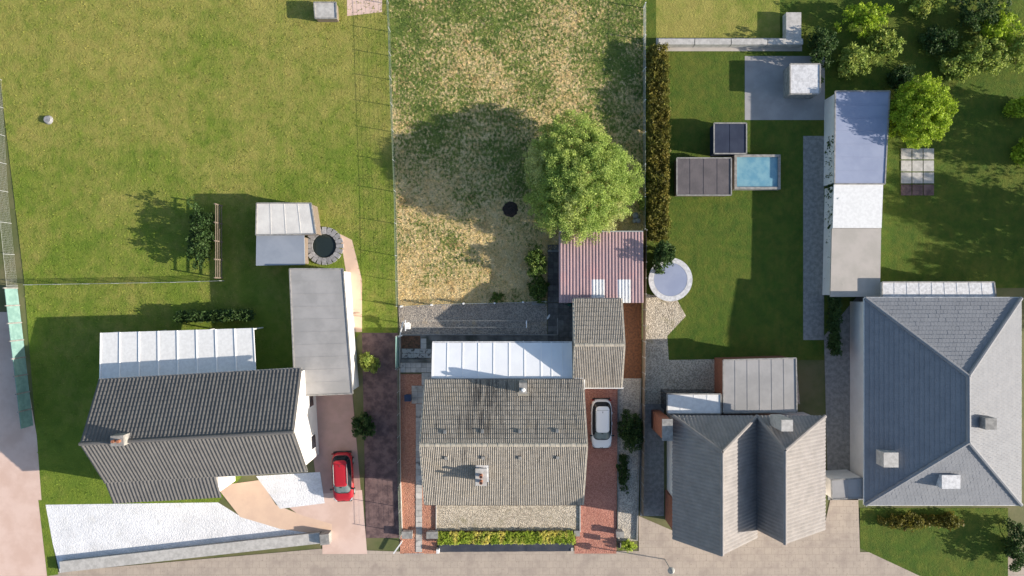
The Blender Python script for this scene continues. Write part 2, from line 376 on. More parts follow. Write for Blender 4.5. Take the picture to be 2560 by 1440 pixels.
# ------------------------------------------------------------------ foliage builders
def leafcloud(cent, rad, per, size, flat=.0):
    "leaf quads scattered round clump centres; returns vertices and faces"
    n = len(cent); k = n * per
    c = np.repeat(cent, per, 0); r = np.repeat(rad, per)
    q = rng.normal(0, 1, (k, 3)); q /= np.linalg.norm(q, axis=1)[:, None]; q *= (rng.uniform(0, 1, k) ** .5 * r)[:, None]
    c = c + q
    a = rng.normal(0, 1, (k, 3)); a[:, 2] *= .7; a /= np.linalg.norm(a, axis=1)[:, None]
    t = rng.normal(0, 1, (k, 3)); b = np.cross(a, t); b /= np.linalg.norm(b, axis=1)[:, None] + 1e-9
    s = rng.uniform(.6, 1.3, k)[:, None] * size
    a = a * s; b = b * s * .55
    V = np.stack([c - a, c - b, c + a, c + b], 1).reshape(-1, 3)
    return V, np.arange(4 * k).reshape(-1, 4)
def lump(d, seed, amp=.22):
    r2 = np.random.default_rng(seed); v = np.ones(len(d))
    for _ in range(7):
        ax = r2.normal(0, 1, 3); ax /= np.linalg.norm(ax); f = r2.uniform(2, 6); v += amp / 2.2 * np.sin(f * (d @ ax) + r2.uniform(0, 6))
    return v
def crown_points(c, rad, n, seed, inner=.35, amp=.22):
    d = rng.normal(0, 1, (n, 3)); d /= np.linalg.norm(d, axis=1)[:, None]
    r = (rng.uniform(inner ** 3, 1, n) ** (1 / 3)) * lump(d, seed, amp)
    return np.array(c) + d * r[:, None] * np.array(rad)
def tree(name, label, base, cc, rad, mat, clumps, per, leaf, seed, cat='tree', group=None, crad=.5, trunk=.22, taper=0, amp=.22):
    base = Vector(base); t = thing(name, label, cat, base, group)
    pts = crown_points(cc, rad, clumps, seed, .35, amp)
    pts = pts[pts[:, 2] > .5]
    if taper:
        q = np.clip((pts[:, 2] - cc[2]) / rad[2], -1, 1); f = 1 - taper * np.clip(q + .3, 0, 1.3) / 1.3
        pts[:, 0] = cc[0] + (pts[:, 0] - cc[0]) * f; pts[:, 1] = cc[1] + (pts[:, 1] - cc[1]) * f - .6 * np.clip(q + .2, 0, 1)
    V, Fq = leafcloud(pts, rng.uniform(.6, 1.2, len(pts)) * crad, per, leaf)
    V[:, 2] = np.maximum(V[:, 2], .05)
    npobj('crown', V, Fq, mat, t)
    mb = MB(); cv = Vector(cc)
    top = base.lerp(cv, .75) + Vector((0, 0, .2))
    mb.tube([base - Vector((0, 0, .1)), base + Vector((.03, .02, .3)), base.lerp(top, .5) + Vector((.06, .04, 0)), top], [trunk * 1.4, trunk, trunk * .8, trunk * .45], 9)
    obj('trunk', mb, m_bark, t, smooth=True)
    mb = MB()
    for i in rng.choice(len(pts), min(38, len(pts)), replace=False):
        e = Vector(pts[i]); s0 = base.lerp(top, random.uniform(.45, .98)); m = s0.lerp(e, .5) + Vector((0, 0, .25))
        mb.tube([s0, m, e], [trunk * .32, trunk * .18, .02], 5, False)
    obj('limbs', mb, m_bark, t, smooth=True)
    return t
def shrub(name, label, px, py, rx, ry, h, mat, clumps=60, per=40, leaf=.08, seed=1, cat='shrub', group=None, z0=0, crad=.22):
    b = P(px, py, z0); t = thing(name, label, cat, b, group)
    pts = crown_points((b.x, b.y, z0 + h * .5), (rx, ry, h * .5), clumps, seed, .2); pts[:, 2] = np.maximum(pts[:, 2], z0 + .08)
    V, Fq = leafcloud(pts, rng.uniform(.6, 1.2, len(pts)) * crad, per, leaf); V[:, 2] = np.maximum(V[:, 2], z0 + .01)
    npobj('foliage', V, Fq, mat, t)
    mb = MB()
    for i in range(9):
        e = Vector(pts[i % len(pts)]); mb.tube([b, b.lerp(e, .5) + Vector((0, 0, .1)), e], [.035, .02, .008], 5, False)
    obj('stems', mb, m_bark, t)
    return t
def hedge(name, label, line, wid, h, mat, dens=60, leaf=.08, z0=0, cat='hedge', group=None, hv=.12, crad=.2):
    "line: two world points; a clipped row of leaf clumps round woody stems"
    a, b = Vector(line[0]), Vector(line[1]); d = (b - a); L = d.length; d.normalize(); u = Vector((-d.y, d.x, 0))
    n = int(L * dens); s = rng.uniform(0, L, n); o = rng.uniform(-.5, .5, n) * (wid - crad); 
    top = h * (1 + hv * np.sin(s * 1.3 + 1) * np.sin(s * .47) + rng.normal(0, hv * .4, n)); z = z0 + .1 + rng.uniform(0, 1, n) ** .6 * (top - .1 - crad * .6)
    pts = np.array([[a.x + d.x * x + u.x * y, a.y + d.y * x + u.y * y, q] for x, y, q in zip(s, o, z)])
    t = thing(name, label, cat, (a + b) / 2 + Vector((0, 0, z0)), group)
    V, Fq = leafcloud(pts, rng.uniform(.7, 1.2, n) * crad, 26, leaf); V[:, 2] = np.maximum(V[:, 2], z0 + .01)
    npobj('foliage', V, Fq, mat, t)
    mb = MB()
    for x in np.arange(.2, L, .5):
        p = a + d * x + Vector((0, 0, z0)); mb.tube([p, p + Vector((random.uniform(-.1, .1), random.uniform(-.1, .1), h * .7))], [.03, .012], 5)
    obj('stems', mb, m_bark, t)
    return t
l_tree = leaf_mat('tree_leaf', (.45, .54, .145), (.33, .45, .11), (.57, .60, .25), .5, trans=.4)
l_shrub = leaf_mat('shrub_leaf', (.10, .17, .035), (.14, .20, .04), (.36, .38, .08), 1.2, .56, .7)
l_dark = leaf_mat('dark_leaf', (.045, .09, .024), (.065, .115, .03))
l_front = leaf_mat('front_hedge_leaf', (.36, .48, .06), (.46, .55, .08), (.85, .76, .22), 1.7, .46, .60)
l_amber = leaf_mat('amber_leaf', (.19, .165, .03), (.14, .14, .025), (.22, .14, .03), .5)
l_lime = leaf_mat('lime_leaf', (.36, .48, .035), (.30, .42, .035))
l_mid = leaf_mat('mid_leaf', (.27, .36, .07), (.31, .38, .08), (.38, .42, .09))

# ------------------------------------------------------------------ the house
ZE, ZR = 3.1, 6.15
HX0, HX1 = -7.24, 5.91; HYN, HYR, HYS = -7.67, -12.37, -18.0
TW = (HX1 - HX0) / 44
def tile_mesh(name, mat, length, tw=TW):
    mb = MB(); n = 13; prof = [(i / (n - 1) * tw, 0.076 * (.5 - .5 * math.cos(4 * math.pi * i / (n - 1))) ** .8) for i in range(n)]
    up = [(x - tw / 2, 0, z + .06) for x, z in prof]; tp = [(x - tw / 2, length, z + .004) for x, z in prof]; lp = [(x - tw / 2, .004, z - .004) for x, z in prof]
    mb.add(up + tp + lp, [(i, i + 1, n + i + 1, n + i) for i in range(n - 1)] + [(2 * n + i, 2 * n + i + 1, i + 1, i) for i in range(n - 1)])
    me = bpy.data.meshes.new(name); me.from_pydata(mb.v, [], mb.f); me.update(); me.materials.append(mat); return me
def tiled_roof(roof, slopes, ncol, x0, tw, mat, single_rows, name='tile', gauge=.40):
    """slopes: (y_eave, z_eave, y_ridge, z_ridge). The rows nearest the ridge are single objects, the rest one stuff mesh"""
    allV, allF, off = [], [], 0
    for ye, ze, yr, zr in slopes:
        run = abs(yr - ye); L = math.hypot(run, zr - ze); pitch = math.atan2(zr - ze, run)
        rows = round(L / gauge); g_ = L / rows; me = tile_mesh(name, mat, g_ + .05, tw)
        rz = 0 if yr > ye else math.pi
        E = Euler((pitch, 0, rz)); Rm = np.array(E.to_matrix())
        base = np.array([v.co[:] for v in me.vertices]); fc = np.array([p.vertices[:] for p in me.polygons])
        for r in range(rows):
            f = r / rows; y = ye + (yr - ye) * f; z = ze + (zr - ze) * f + .02
            for c in range(ncol):
                p = (x0 + (c + .5) * tw + random.uniform(-.004, .004), y + random.uniform(-.006, .006), z + random.uniform(0, .006))
                rr = random.uniform(-.006, .006)
                if r >= rows - single_rows:
                    inst(name, me, p, Euler((pitch, rr, rz)), roof)
                else:
                    allV.append(base @ Rm.T + np.array(p)); allF.append(fc + off); off += len(base)
    if allV:
        o = npobj(name, np.concatenate(allV), np.concatenate(allF), mat, roof); tag(o, kind='stuff')
house = thing('house', 'detached house with weathered grey-brown tiled gable roof, beige ridge and eight small roof vents', 'house', ((HX0 + HX1) / 2, HYR, 0))
wall = MB(); x0, x1, yn, ys = HX0 + .28, HX1 - .28, HYN - .35, HYS + .5
zn = ZE + (ZR - ZE) * .35 / (HYN - HYR) - .12; zs = ZE + (ZR - ZE) * .35 / (HYR - HYS) - .12
prof = [(yn, 0), (ys, 0), (ys, zs), (HYR, ZR - .12), (yn, zn)]
wall.add([(x0, y, z) for y, z in prof] + [(x1, y, z) for y, z in prof],
         [(0, 1, 2, 3, 4), (9, 8, 7, 6, 5)] + [(i, i + 5, (i + 1) % 5 + 5, (i + 1) % 5) for i in range(5)])
obj('wall', wall, m_render, house)
rf = MB()
rf.slab([(HX0, HYN, ZE), (HX0, HYR, ZR), (HX1, HYR, ZR), (HX1, HYN, ZE)], .1)
rf.slab([(HX0, HYR - .001, ZR), (HX0, HYS, ZE), (HX1, HYS, ZE), (HX1, HYR - .001, ZR)], .1)
roof = obj('roof', rf, m_concd, house)
tiled_roof(roof, [(HYN, ZE, HYR + .05, ZR - .02), (HYS, ZE, HYR - .05, ZR - .02)], 44, HX0, TW, m_tile, 3)
def ridge(parent, xa, xb, y, z, n, mat):
    mb = MB(); L = (xb - xa) / n; k = 7
    a = [(0, .15 * math.cos(math.pi * i / (k - 1)), .13 * math.sin(math.pi * i / (k - 1))) for i in range(k)]
    mb.add([(-L / 2 - .02, q[1] * 1.06, q[2] * 1.12) for q in a] + [(L / 2, q[1], q[2]) for q in a], [(i, i + 1, k + i + 1, k + i) for i in range(k - 1)] + [tuple(range(k)), tuple(range(2 * k - 1, k - 1, -1))])
    me = bpy.data.meshes.new('ridge_tile'); me.from_pydata(mb.v, [], mb.f); me.update(); fixn(me); me.materials.append(mat)
    for i in range(n): inst('ridge_tile', me, (xa + (i + .5) * L, y, z + random.uniform(0, .012)), Euler((0, 0, random.uniform(-.012, .012))), parent)
m_ridge = M('ridge_tile', (.47, .42, .34), (.36, .33, .27), 3, 5, bscale=12, bstr=.2, rnd=.12)
ridge(roof, HX0 - .02, HX1 + .02, HYR, ZR + .0, 32, m_ridge)
for x in (HX0 - .03, HX1 + .03):
    for ye in (HYN, HYS):
        b = MB(); b.bar((x, ye, ZE + .02), (x, HYR + (.012 if ye == HYN else -.012), ZR + .03), .09, .16); obj('verge_board', b, m_cream, house)
for y, s in ((HYN + .07, 1), (HYS - .07, -1)):
    b = MB(); b.prism([(HX0, y - .06), (HX1, y - .06), (HX1, y + .06), (HX0, y + .06)], ZE - .10, ZE - .01); obj('gutter', b, m_concd if s > 0 else m_dark, house)
b = MB(); b.box((HX1 - .3, HYN + .16, ZE - .05), (.7, .1, .14)); obj('gutter_end', b, m_white, house)
b = MB(); b.box((HX1 + .13, HYN - .35, ZE - .1), (.1, .9, .14)); obj('gutter_end', b, m_white, house)
def zroof(y): return ZE + (ZR - ZE) * ((HYN - y) / (HYN - HYR) if y > HYR else (y - HYS) / (HYR - HYS))
def vent(px, py):
    y = -(py - 720) / (F / (H - 5.55)); z = zroof(y) + .05; x = (px - 1280) / (F / (H - 5.55)); s = 1 if y > HYR else -1
    b = MB(); b.prism([(x - .13, y - .14), (x + .13, y - .14), (x + .13, y + .14), (x - .13, y + .14)], z - .1, lambda X, Y: z + .30 - .16 * abs(Y - (y - s * .14)) / .28 + (.02 if X > x else 0))
    v = obj('roof_vent', b, m_concd, house)
    b = MB(); b.box((x - .145, y, z + .10), (.03, .22, .2)); obj('vent_shade', b, m_dark, v)  # black plate standing in for the shade on the vent's west side
for p in ((1113, 1078), (1206, 1077), (1300, 1077), (1393, 1076), (1116, 1144), (1208, 1143), (1300, 1143), (1394, 1143)): vent(*p)
# south chimney with two pots; north chimney with a white cowl
zc = 5.75; a = P(1190, 1173, zc); c = P(1216, 1213, zc)
ch = MB(); ch.prism([(a.x + .05, c.y + .05), (c.x - .05, c.y + .05), (c.x - .05, a.y - .05), (a.x + .05, a.y - .05)], 3.6, zc - .12)
chim = obj('chimney', ch, m_concd, house); chim['label'] = 'taller grey chimney with two orange pots and white flashing'
b = MB(); b.box(((a.x + c.x) / 2, (a.y + c.y) / 2, zc - .06), (c.x - a.x + .10, a.y - c.y + .10, .12)); obj('chimney_cap', b, m_conc, chim)
for k, py in enumerate((1188, 1203)):
    p = P(1203, py, zc); b = MB(); b.cyl(p, .13, zc, zc + .50, 14, .11); b.cyl(p, .14, zc + .46, zc + .53, 14); obj('chimney_pot', b, m_pot, chim, smooth=False)
    b = MB(); b.cyl(p, .09, zc + .531, zc + .535, 12); obj('flue', b, m_dark, chim)
for dx, dy in ((-.3, .42), (.22, .42)):
    p = Vector(((a.x + c.x) / 2 + dx, (a.y + c.y) / 2 + dy - .1, zc)); 
b = MB(); yb = a.y + .08
b.slab([(a.x - .05, a.y - .05, zroof(a.y - .05) + .17), (c.x + .15, a.y - .05, zroof(a.y - .05) + .17), (c.x + .15, yb + .12, zroof(yb + .12) + .17), (a.x - .05, yb + .12, zroof(yb + .12) + .17)], .03)
b.slab([(c.x - .05, c.y - .1, zroof(c.y - .1) + .19), (c.x + .15, c.y - .1, zroof(c.y - .1) + .19), (c.x + .15, a.y, zroof(a.y) + .19), (c.x - .05, a.y, zroof(a.y) + .19)], .03)
obj('flashing', b, m_lead, chim)
zc2 = 4.75; a = P(1298, 957, zc2); c = P(1318, 984, zc2)
ch = MB(); ch.prism([(a.x, c.y), (c.x, c.y), (c.x, a.y), (a.x, a.y)], 2.9, zc2)
chim2 = obj('chimney', ch, m_concd, house); chim2['label'] = 'grey chimney with a round white cowl'
p = P(1308, 974, zc2); b = MB(); b.cyl(p, .13, zc2, zc2 + .3, 14); b.cyl(p, .18, zc2 + .25, zc2 + .36, 14, .10); obj('cowl', b, m_white, chim2, smooth=False)
b = MB(); y2 = c.y - .3; b.slab([(a.x - .1, y2, zroof(y2) + .17), (c.x + .2, y2, zroof(y2) + .17), (c.x + .2, c.y, zroof(c.y) + .17), (a.x - .1, c.y, zroof(c.y) + .17)], .03); obj('flashing', b, m_cream, chim2)
def wall_window(parent, x, y, z, wx, hz, ny):
    b = MB(); b.box((x, y + ny * .012, z), (wx + .14, .06, hz + .14)); f = obj('window', b, m_white, parent)
    b = MB(); b.box((x, y + ny * .047, z), (wx, .02, hz)); obj('pane', b, m_glass, f)
for x in (-4.5, -1.4, 2.8): wall_window(house, x, ys, 1.5, 1.5, 1.2, -1)
b = MB(); b.box((.8, ys - .02, 1.05), (1.0, .08, 2.1)); obj('door', b, m_wood, house)

# ------------------------------------------------------------------ garage
GX0, GX1, GYN, GYR, GYS, GE, GR = 5.15, 9.2, -.94, -4.65, -8.32, 2.7, 4.1
garage = thing('garage', 'small gabled garage with grey-brown roof tiles behind the house, north of the parked white car', 'garage', ((GX0 + GX1) / 2, GYR, 0))
prof = [(GYN - .2, 0), (GYS + .25, 0), (GYS + .25, GE + .0), (GYR, GR - .12), (GYN - .2, GE)]
wl = MB(); wl.add([(GX0 + .15, y, z) for y, z in prof] + [(GX1 - .15, y, z) for y, z in prof], [(0, 1, 2, 3, 4), (9, 8, 7, 6, 5)] + [(i, i + 5, (i + 1) % 5 + 5, (i + 1) % 5) for i in range(5)])
obj('wall', wl, m_render, garage)
b = MB(); b.slab([(GX0, GYN, GE), (GX0, GYR, GR), (GX1, GYR, GR), (GX1, GYN, GE)], .08)
b.slab([(GX0, GYR - .001, GR), (GX0, GYS, GE), (GX1, GYS, GE), (GX1, GYR - .001, GR)], .08)
groof = obj('roof', b, m_concd, garage)
tiled_roof(groof, [(GYN, GE, GYR + .05, GR - .02), (GYS, GE, GYR - .05, GR - .02)], 14, GX0, (GX1 - GX0) / 14, m_tile2, 99, gauge=.395)
ridge(groof, GX0, GX1, GYR, GR, 10, m_ridge)
for x in (GX0 - .03, GX1 + .03):
    for ye in (GYN, GYS):
        b = MB(); b.bar((x, ye, GE + .02), (x, GYR + (.012 if ye == GYN else -.012), GR + .03), .09, .16); obj('verge_board', b, m_cream, garage)
b = MB(); b.box(((GX0 + GX1) / 2, GYN + .06, GE - .02), (GX1 - GX0, .1, .1)); obj('gutter', b, m_concd, garage)
b = MB(); b.box(((HX1 + GX1) / 2 + .1, GYS - .07, GE - .02), (GX1 - HX1 + .1, .11, .1)); obj('gutter', b, m_white, garage)
b = MB(); b.cyl((GX1 + .05, GYS - .07), .05, 0, GE, 8); obj('downpipe', b, m_white, garage)
b = MB(); b.box((7.3, GYS + .24, 1.1), (2.6, .06, 2.2)); obj('garage_door', b, m_white, garage)

# ------------------------------------------------------------------ veranda (lean-to)
vz0, vz1 = 2.2, 2.84
va = P(1081, 857, vz0); vb = P(1434, 857, vz0); vc = P(1077, 951, vz1)
VX0, VX1, VY0, VY1 = va.x, GX0 - .06, va.y, vc.y
ver = thing('veranda', 'white polycarbonate lean-to roof along the back of the house', 'veranda', ((VX0 + VX1) / 2, (VY0 + VY1) / 2, 0))
def vz(y): return vz0 + (vz1 - vz0) * (VY0 - y) / (VY0 - VY1)
bars = [(px - 1280) / (F / (H - 2.5)) for px in (1081, 1118.5, 1157, 1196, 1234, 1273, 1311.5, 1353, 1379, 1406)] + [VX1 - .05]
bars[0] = VX0 + .04
for i in range(len(bars) - 1):
    b = MB(); b.slab([(bars[i] + .03, VY0, vz0), (bars[i] + .03, VY1, vz1), (bars[i + 1] - .03, VY1, vz1), (bars[i + 1] - .03, VY0, vz0)], .02); obj('roof_panel', b, m_poly, ver)
for i, x in enumerate(bars):
    b = MB(); b.bar((x, VY0 + .01, vz0 + .012), (x, VY1, vz1 + .012), .11 if i in (0, 7) else .075, .03); obj('glazing_bar', b, m_polygr, ver)
b = MB(); b.box(((VX0 + VX1) / 2, VY0 + .07, vz0 - .03), (VX1 - VX0, .1, .1)); obj('gutter', b, m_lead, ver)
for x in (VX0 + .06, -3, 1, VX1 - .1):
    b = MB(); b.box((x, VY0 - .05, vz0 / 2 - .02), (.1, .1, vz0 - .05)); obj('post', b, m_white, ver)
b = MB(); b.slab([(VX0 + .02, VY0, .0), (VX0 + .02, VY1, 0), (VX0 + .02, VY1, vz1 - .04), (VX0 + .02, VY0, vz0 - .04)], .03); obj('side_wall', b, m_white, ver)

# ------------------------------------------------------------------ shed with corrugated sheets
sn, ss = 1.95, 2.15
A = P(1397, 580, sn); B = P(1607, 580, sn); Cc = P(1397, 757, ss)
SX0, SX1, SYN, SYS = A.x, B.x + .02, A.y, Cc.y
shed = thing('shed', 'shed under pinkish corrugated roof sheets with two white translucent sheets', 'shed', ((SX0 + SX1) / 2, (SYN + SYS) / 2, 0))
def sz(y): return sn + (ss - sn) * (SYN - y) / (SYN - SYS)
def corr(xa, xb, ya, yb, dz, pitch):
    xs = []; k0 = math.floor((xa - SX0) / pitch + .001); x = SX0 + k0 * pitch
    while x < xb - .01:
        for f, hh in ((0, 0), (.42, 0), (.52, .05), (.88, .05), (.98, 0)):
            q = x + f * pitch
            if xa - .001 <= q <= xb: xs.append((q, hh))
        x += pitch
    xs.append((xb, 0)); n = len(xs); mb = MB()
    top = [(q, ya, sz(ya) + hh + dz) for q, hh in xs]; bot = [(q, yb, sz(yb) + hh + dz) for q, hh in xs]
    t2 = [(q, ya, sz(ya) + hh + dz - .012) for q, hh in xs]; b2 = [(q, yb, sz(yb) + hh + dz - .012) for q, hh in xs]
    mb.add(top + bot + t2 + b2, [(i, n + i, n + i + 1, i + 1) for i in range(n - 1)] + [(i, i + 1, 2 * n + i + 1, 2 * n + i) for i in range(n - 1)] + [(n + i, 3 * n + i, 3 * n + i + 1, n + i + 1) for i in range(n - 1)] + [(2 * n + i, 2 * n + i + 1, 3 * n + i + 1, 3 * n + i) for i in range(n - 1)])
    return mb
pitch = (SX1 - SX0) / 26; ysp = P(1400, 695, 2.4).y
cuts = [0, 3, 6, 10, 14, 18, 22, 26]
for i in range(7):
    xa, xb = SX0 + cuts[i] * pitch, SX0 + cuts[i + 1] * pitch
    obj('roof_sheet', corr(xa, xb, SYN, ysp - .12, .014, pitch), m_sheet, shed)
    o = obj('roof_sheet', corr(xa, xb, ysp, SYS, .0, pitch), m_clear if i in (3, 5) else m_sheet, shed)
    if i in (3, 5): o['label'] = 'white translucent roof sheet'
b = MB(); b.box(((SX0 + SX1) / 2, SYN + .05, sn), (SX1 - SX0, .1, .14)); obj('fascia', b, m_galv, shed)
wl = MB(); t_ = .12
for q in ([(SX0 + .1, SYS + .4), (SX0 + .1 + t_, SYS + .4), (SX0 + .1 + t_, SYN - .1), (SX0 + .1, SYN - .1)], [(SX1 - .1 - t_, SYS + .4), (SX1 - .1, SYS + .4), (SX1 - .1, SYN - .1), (SX1 - .1 - t_, SYN - .1)],
          [(SX0 + .22, SYN - .22), (SX1 - .22, SYN - .22), (SX1 - .22, SYN - .1), (SX0 + .22, SYN - .1)]):
    wl.prism(q, 0, lambda x, y: sz(y) - .03)
obj('wall', wl, m_wood, shed)

# ------------------------------------------------------------------ paving pieces
def paving(name, x0, y0, x1, y1, nx, ny, mat, z=.012, th=.03, skip=None, gap=.02):
    st = patch(name, [(x0, y0), (x1, y0), (x1, y1), (x0, y1)], m_joint, z)
    a, c = P(x0, y0), P(x1, y1); wx, wy = (c.x - a.x) / nx, (a.y - c.y) / ny
    me = None
    for j in range(ny):
        for i in range(nx):
            if skip and skip(i, j): continue
            p = (a.x + (i + .5) * wx, a.y - (j + .5) * wy, z + random.uniform(0, .008))
            if me is None:
                b = MB(); b.prism([(-wx / 2 + gap / 2, -wy / 2 + gap / 2), (wx / 2 - gap / 2, -wy / 2 + gap / 2), (wx / 2 - gap / 2, wy / 2 - gap / 2), (-wx / 2 + gap / 2, wy / 2 - gap / 2)], .001, th)
                me = bpy.data.meshes.new('slab'); me.from_pydata(b.v, [], b.f); me.update(); fixn(me); me.materials.append(mat)
            inst('slab', me, p, Euler((random.uniform(-.008, .008), random.uniform(-.008, .008), random.uniform(-.012, .012))), st)
    return st
paving('paved_path', 1369, 612, 1398, 756, 2, 10, m_paver)
paving('paved_yard', 1369.5, 757, 1436, 858, 5, 7, m_paver)
paving('slab_path', 1039.5, 1010, 1055.5, 1380, 1, 25, m_slab, .014)
paving('slab_landing', 1029, 964, 1060, 1009, 2, 3, m_slab, .014)
paving('slab_landing', 1054, 932, 1078, 963, 1, 2, m_slab, .014)
paving('slab_terrace', 1001, 907, 1079, 931, 6, 2, m_slab, .014)
paving('stained_terrace', 1005, 872, 1079, 895, 5, 2, m_dirtyslab, .014)
paving('slab_step', 1052, 846, 1066, 872, 1, 2, m_slab, .014)
patch('planting_bed', rect(1003, 840, 1051, 871), m_soil, .012)
def kerb(pts, wid, h, mat, name='kerb'):
    for i in range(len(pts) - 1):
        a, c = P(*pts[i]), P(*pts[i + 1]); b = MB(); b.bar(a + Vector((0, 0, h / 2)), c + Vector((0, 0, h / 2)), wid, h); tag(obj(name, b, mat), kind='structure')
kerb([(1002, 836.5), (1394, 837)], .09, .10, m_concd)
kerb([(1394, 795), (1394, 837)], .09, .05, m_concd)
kerb([(1001, 902), (1078, 902)], .30, .16, m_dark if False else m_moss)
kerb([(1091, 1262), (1091, 1328)], .08, .16, m_conc)
kerb([(1450, 1262), (1450, 1329)], .09, .14, m_conc)
kerb([(1545, 960), (1544.5, 1352)], .08, .12, m_concd)
kerb([(1601, 946), (1592, 1350)], .12, .18, m_concd)
kerb([(1001, 906), (1078, 906)], .06, .10, m_conc)
kerb([(1010, 1384.5), (1060, 1384)], .05, .03, m_conc)

# ------------------------------------------------------------------ fences
def mesh_fence(name, label, pts, h, spacing, pmat, wmat, cat='fence', board=None, prad=.03, vstep=.15, nw=9, group=None, wr=.006):
    pts = [Vector(p) for p in pts]; t = thing(name, label, cat, (pts[0] + pts[-1]) / 2, group)
    for k in range(len(pts) - 1):
        a, c = pts[k], pts[k + 1]; L = (c - a).length; n = max(1, round(L / spacing)); d = (c - a) / n
        for i in range(n + (k == len(pts) - 2)):
            p = a + d * i; b = MB(); b.cyl(p, prad, 0, h + .06, 8); obj('post', b, pmat, t)
        for i in range(n):
            p, q = a + d * i, a + d * (i + 1); b = MB(); z0 = .06 if not board else board + .02
            sag = .012
            for j in range(nw):
                z = z0 + (h - z0) * j / (nw - 1); up = Vector((0, 0, z)); off = Vector((random.uniform(-sag, sag), random.uniform(-sag, sag), 0))
                b.tube([p + up, (p + q) / 2 + up + off, q + up], wr * (2.6 if j == nw - 1 else 1), 4, False)
            m = max(2, int((q - p).length / vstep))
            for j in range(1, m):
                s = p.lerp(q, j / m); b.bar(s + Vector((0, 0, z0)), s + Vector((0, 0, h)), wr * 1.4)
            obj('wire_mesh', b, wmat, t)
            if board:
                b = MB(); b.bar(p + Vector((0, 0, board / 2)), q + Vector((0, 0, board / 2)), .06, board); obj('base_board', b, m_conc, t)
    return t
mesh_fence('wire_fence', 'long green-grey wire fence on the left edge of the dry lawn', [P(967, -60), P(976, 80), P(979, 200), P(984, 330), P(990, 480), P(993, 640), P(996, 765)], 1.15, 2.6, m_galv, m_greenwire, wr=.004, vstep=.3)
mesh_fence('mesh_fence', 'green mesh fence on pale base boards beside the red gravel path', [P(1000, 920), P(1001, 1085), P(1002, 1206), P(1006, 1330)], 1.5, 2.15, m_galv, m_greenwire, board=.25, wr=.004, vstep=.15)
t = thing('fence_panel', 'short green screened fence panel left of the brown planting bed', 'fence', P(996, 880))
for y in (838, 918):
    b = MB(); b.cyl(P(997, y), .035, 0, 1.75, 8); obj('post', b, m_galv, t)
b = MB(); b.bar(P(997, 839.5) + Vector((0, 0, .85)), P(997, 916.5) + Vector((0, 0, .85)), .02, 1.6); obj('screen', b, m_teal, t)
b = MB(); b.bar(P(1000, 839) + Vector((0, 0, .1)), P(1000, 917) + Vector((0, 0, .1)), .06, .2); obj('base_board', b, m_conc, t)
t = mesh_fence('wire_fence', 'low wire fence with white concrete posts between the dry lawn and the grey gravel', [P(1006, 765.5), P(1081, 762), P(1160, 758.5), P(1237, 757.5), P(1307, 755), P(1362, 753)], .85, 3.5, m_white, m_galv, prad=.085, wr=.007, nw=6, vstep=.2)
mesh_fence('boundary_fence', 'thin grey wire fence along the right edge of the dry lawn', [P(1608, 20), P(1607, 575)], 1.1, 2.8, m_white, m_galv, prad=.05, wr=.006)
t = thing('boundary_wall', 'low timber boundary fence right of the garage and brown chip bed', 'fence', P(1605, 860))
for i in range(18):
    y0 = 578 + i * (1282 - 578) / 18; y1 = 578 + (i + 1) * (1282 - 578) / 18; xx = lambda y: 1610 - (y - 578) * .011
    b = MB(); b.bar(P(xx(y0), y0 + 1.2) + Vector((0, 0, .6)), P(xx(y1), y1 - 1.2) + Vector((0, 0, .6)), .035, 1.16); obj('board_panel', b, m_wood, t)
    b = MB(); b.box(P(xx(y0), y0) + Vector((0, 0, .66)), (.09, .09, 1.32)); obj('post', b, m_concd, t)

# ------------------------------------------------------------------ tree, shrubs and hedges in the plot
tree('leafy_tree', 'large round-crowned light green tree standing on the dry lawn beside the shed', P(1452, 452), (5.62, 9.35, 3.0), (5.45, 5.5, 2.9), l_tree, 1500, 100, .068, 5, crad=.44, trunk=.24, taper=.34, amp=.11)
shrub('path_shrub', 'tall shrub with yellow-green top beside the dark paved path', 1340, 655, .95, 1.25, 2.0, l_shrub, 110, 40, .085, 21, crad=.26, group='shrubs beside the paved path')
shrub('path_shrub', 'dark green shrub beside the path nearest the gravel yard', 1344, 722, .85, 1.15, 1.3, leaf_mat('deep_leaf', (.09, .15, .03), (.11, .17, .035)), 90, 40, .08, 22, crad=.24, group='shrubs beside the paved path')
shrub('small_bush', 'small yellow-green bush behind the low wire fence', 1243, 743, .6, .45, .8, l_shrub, 40, 34, .07, 23, crad=.2)
shrub('spreading_shrub', 'broad dark green shrub on pale gravel right of the white car', 1574, 1072, 1.1, 1.7, 1.3, l_dark, 170, 40, .08, 24, crad=.28)
shrub('ground_cover_bush', 'low straggling dark green plant at the driveway kerb', 1557, 1180, .45, 1.9, .55, l_dark, 100, 36, .07, 25, crad=.2)
shrub('corner_shrub', 'green shrub behind the large tree at the right fence', 1604, 508, .35, .6, 1.2, l_mid, 40, 36, .08, 26, crad=.2)
shrub('gate_bush', 'yellow-green bush beside the right gate pillar at the pavement', 1570, 1362, .75, .42, .6, l_front, 50, 36, .06, 27, crad=.18)
hedge('front_hedge', 'low clipped yellow-green hedge between pale gravel and black membrane', (P(1096, 1341.5), P(1437, 1339.5)), 1.16, .55, l_front, 150, .036, .03, crad=.12, hv=.08)
hedge('boundary_hedge', 'tall amber-green hedge right of the dry lawn fence', (P(1640, 125), P(1640, 600)), 1.9, 1.55, l_amber, 70, .10, crad=.3)
shrub('tall_bush', 'tall dark bush behind the boundary fence right of the pink shed roof', 1648, 640, .8, 1.2, 3.3, l_dark, 120, 40, .10, 29, crad=.3)
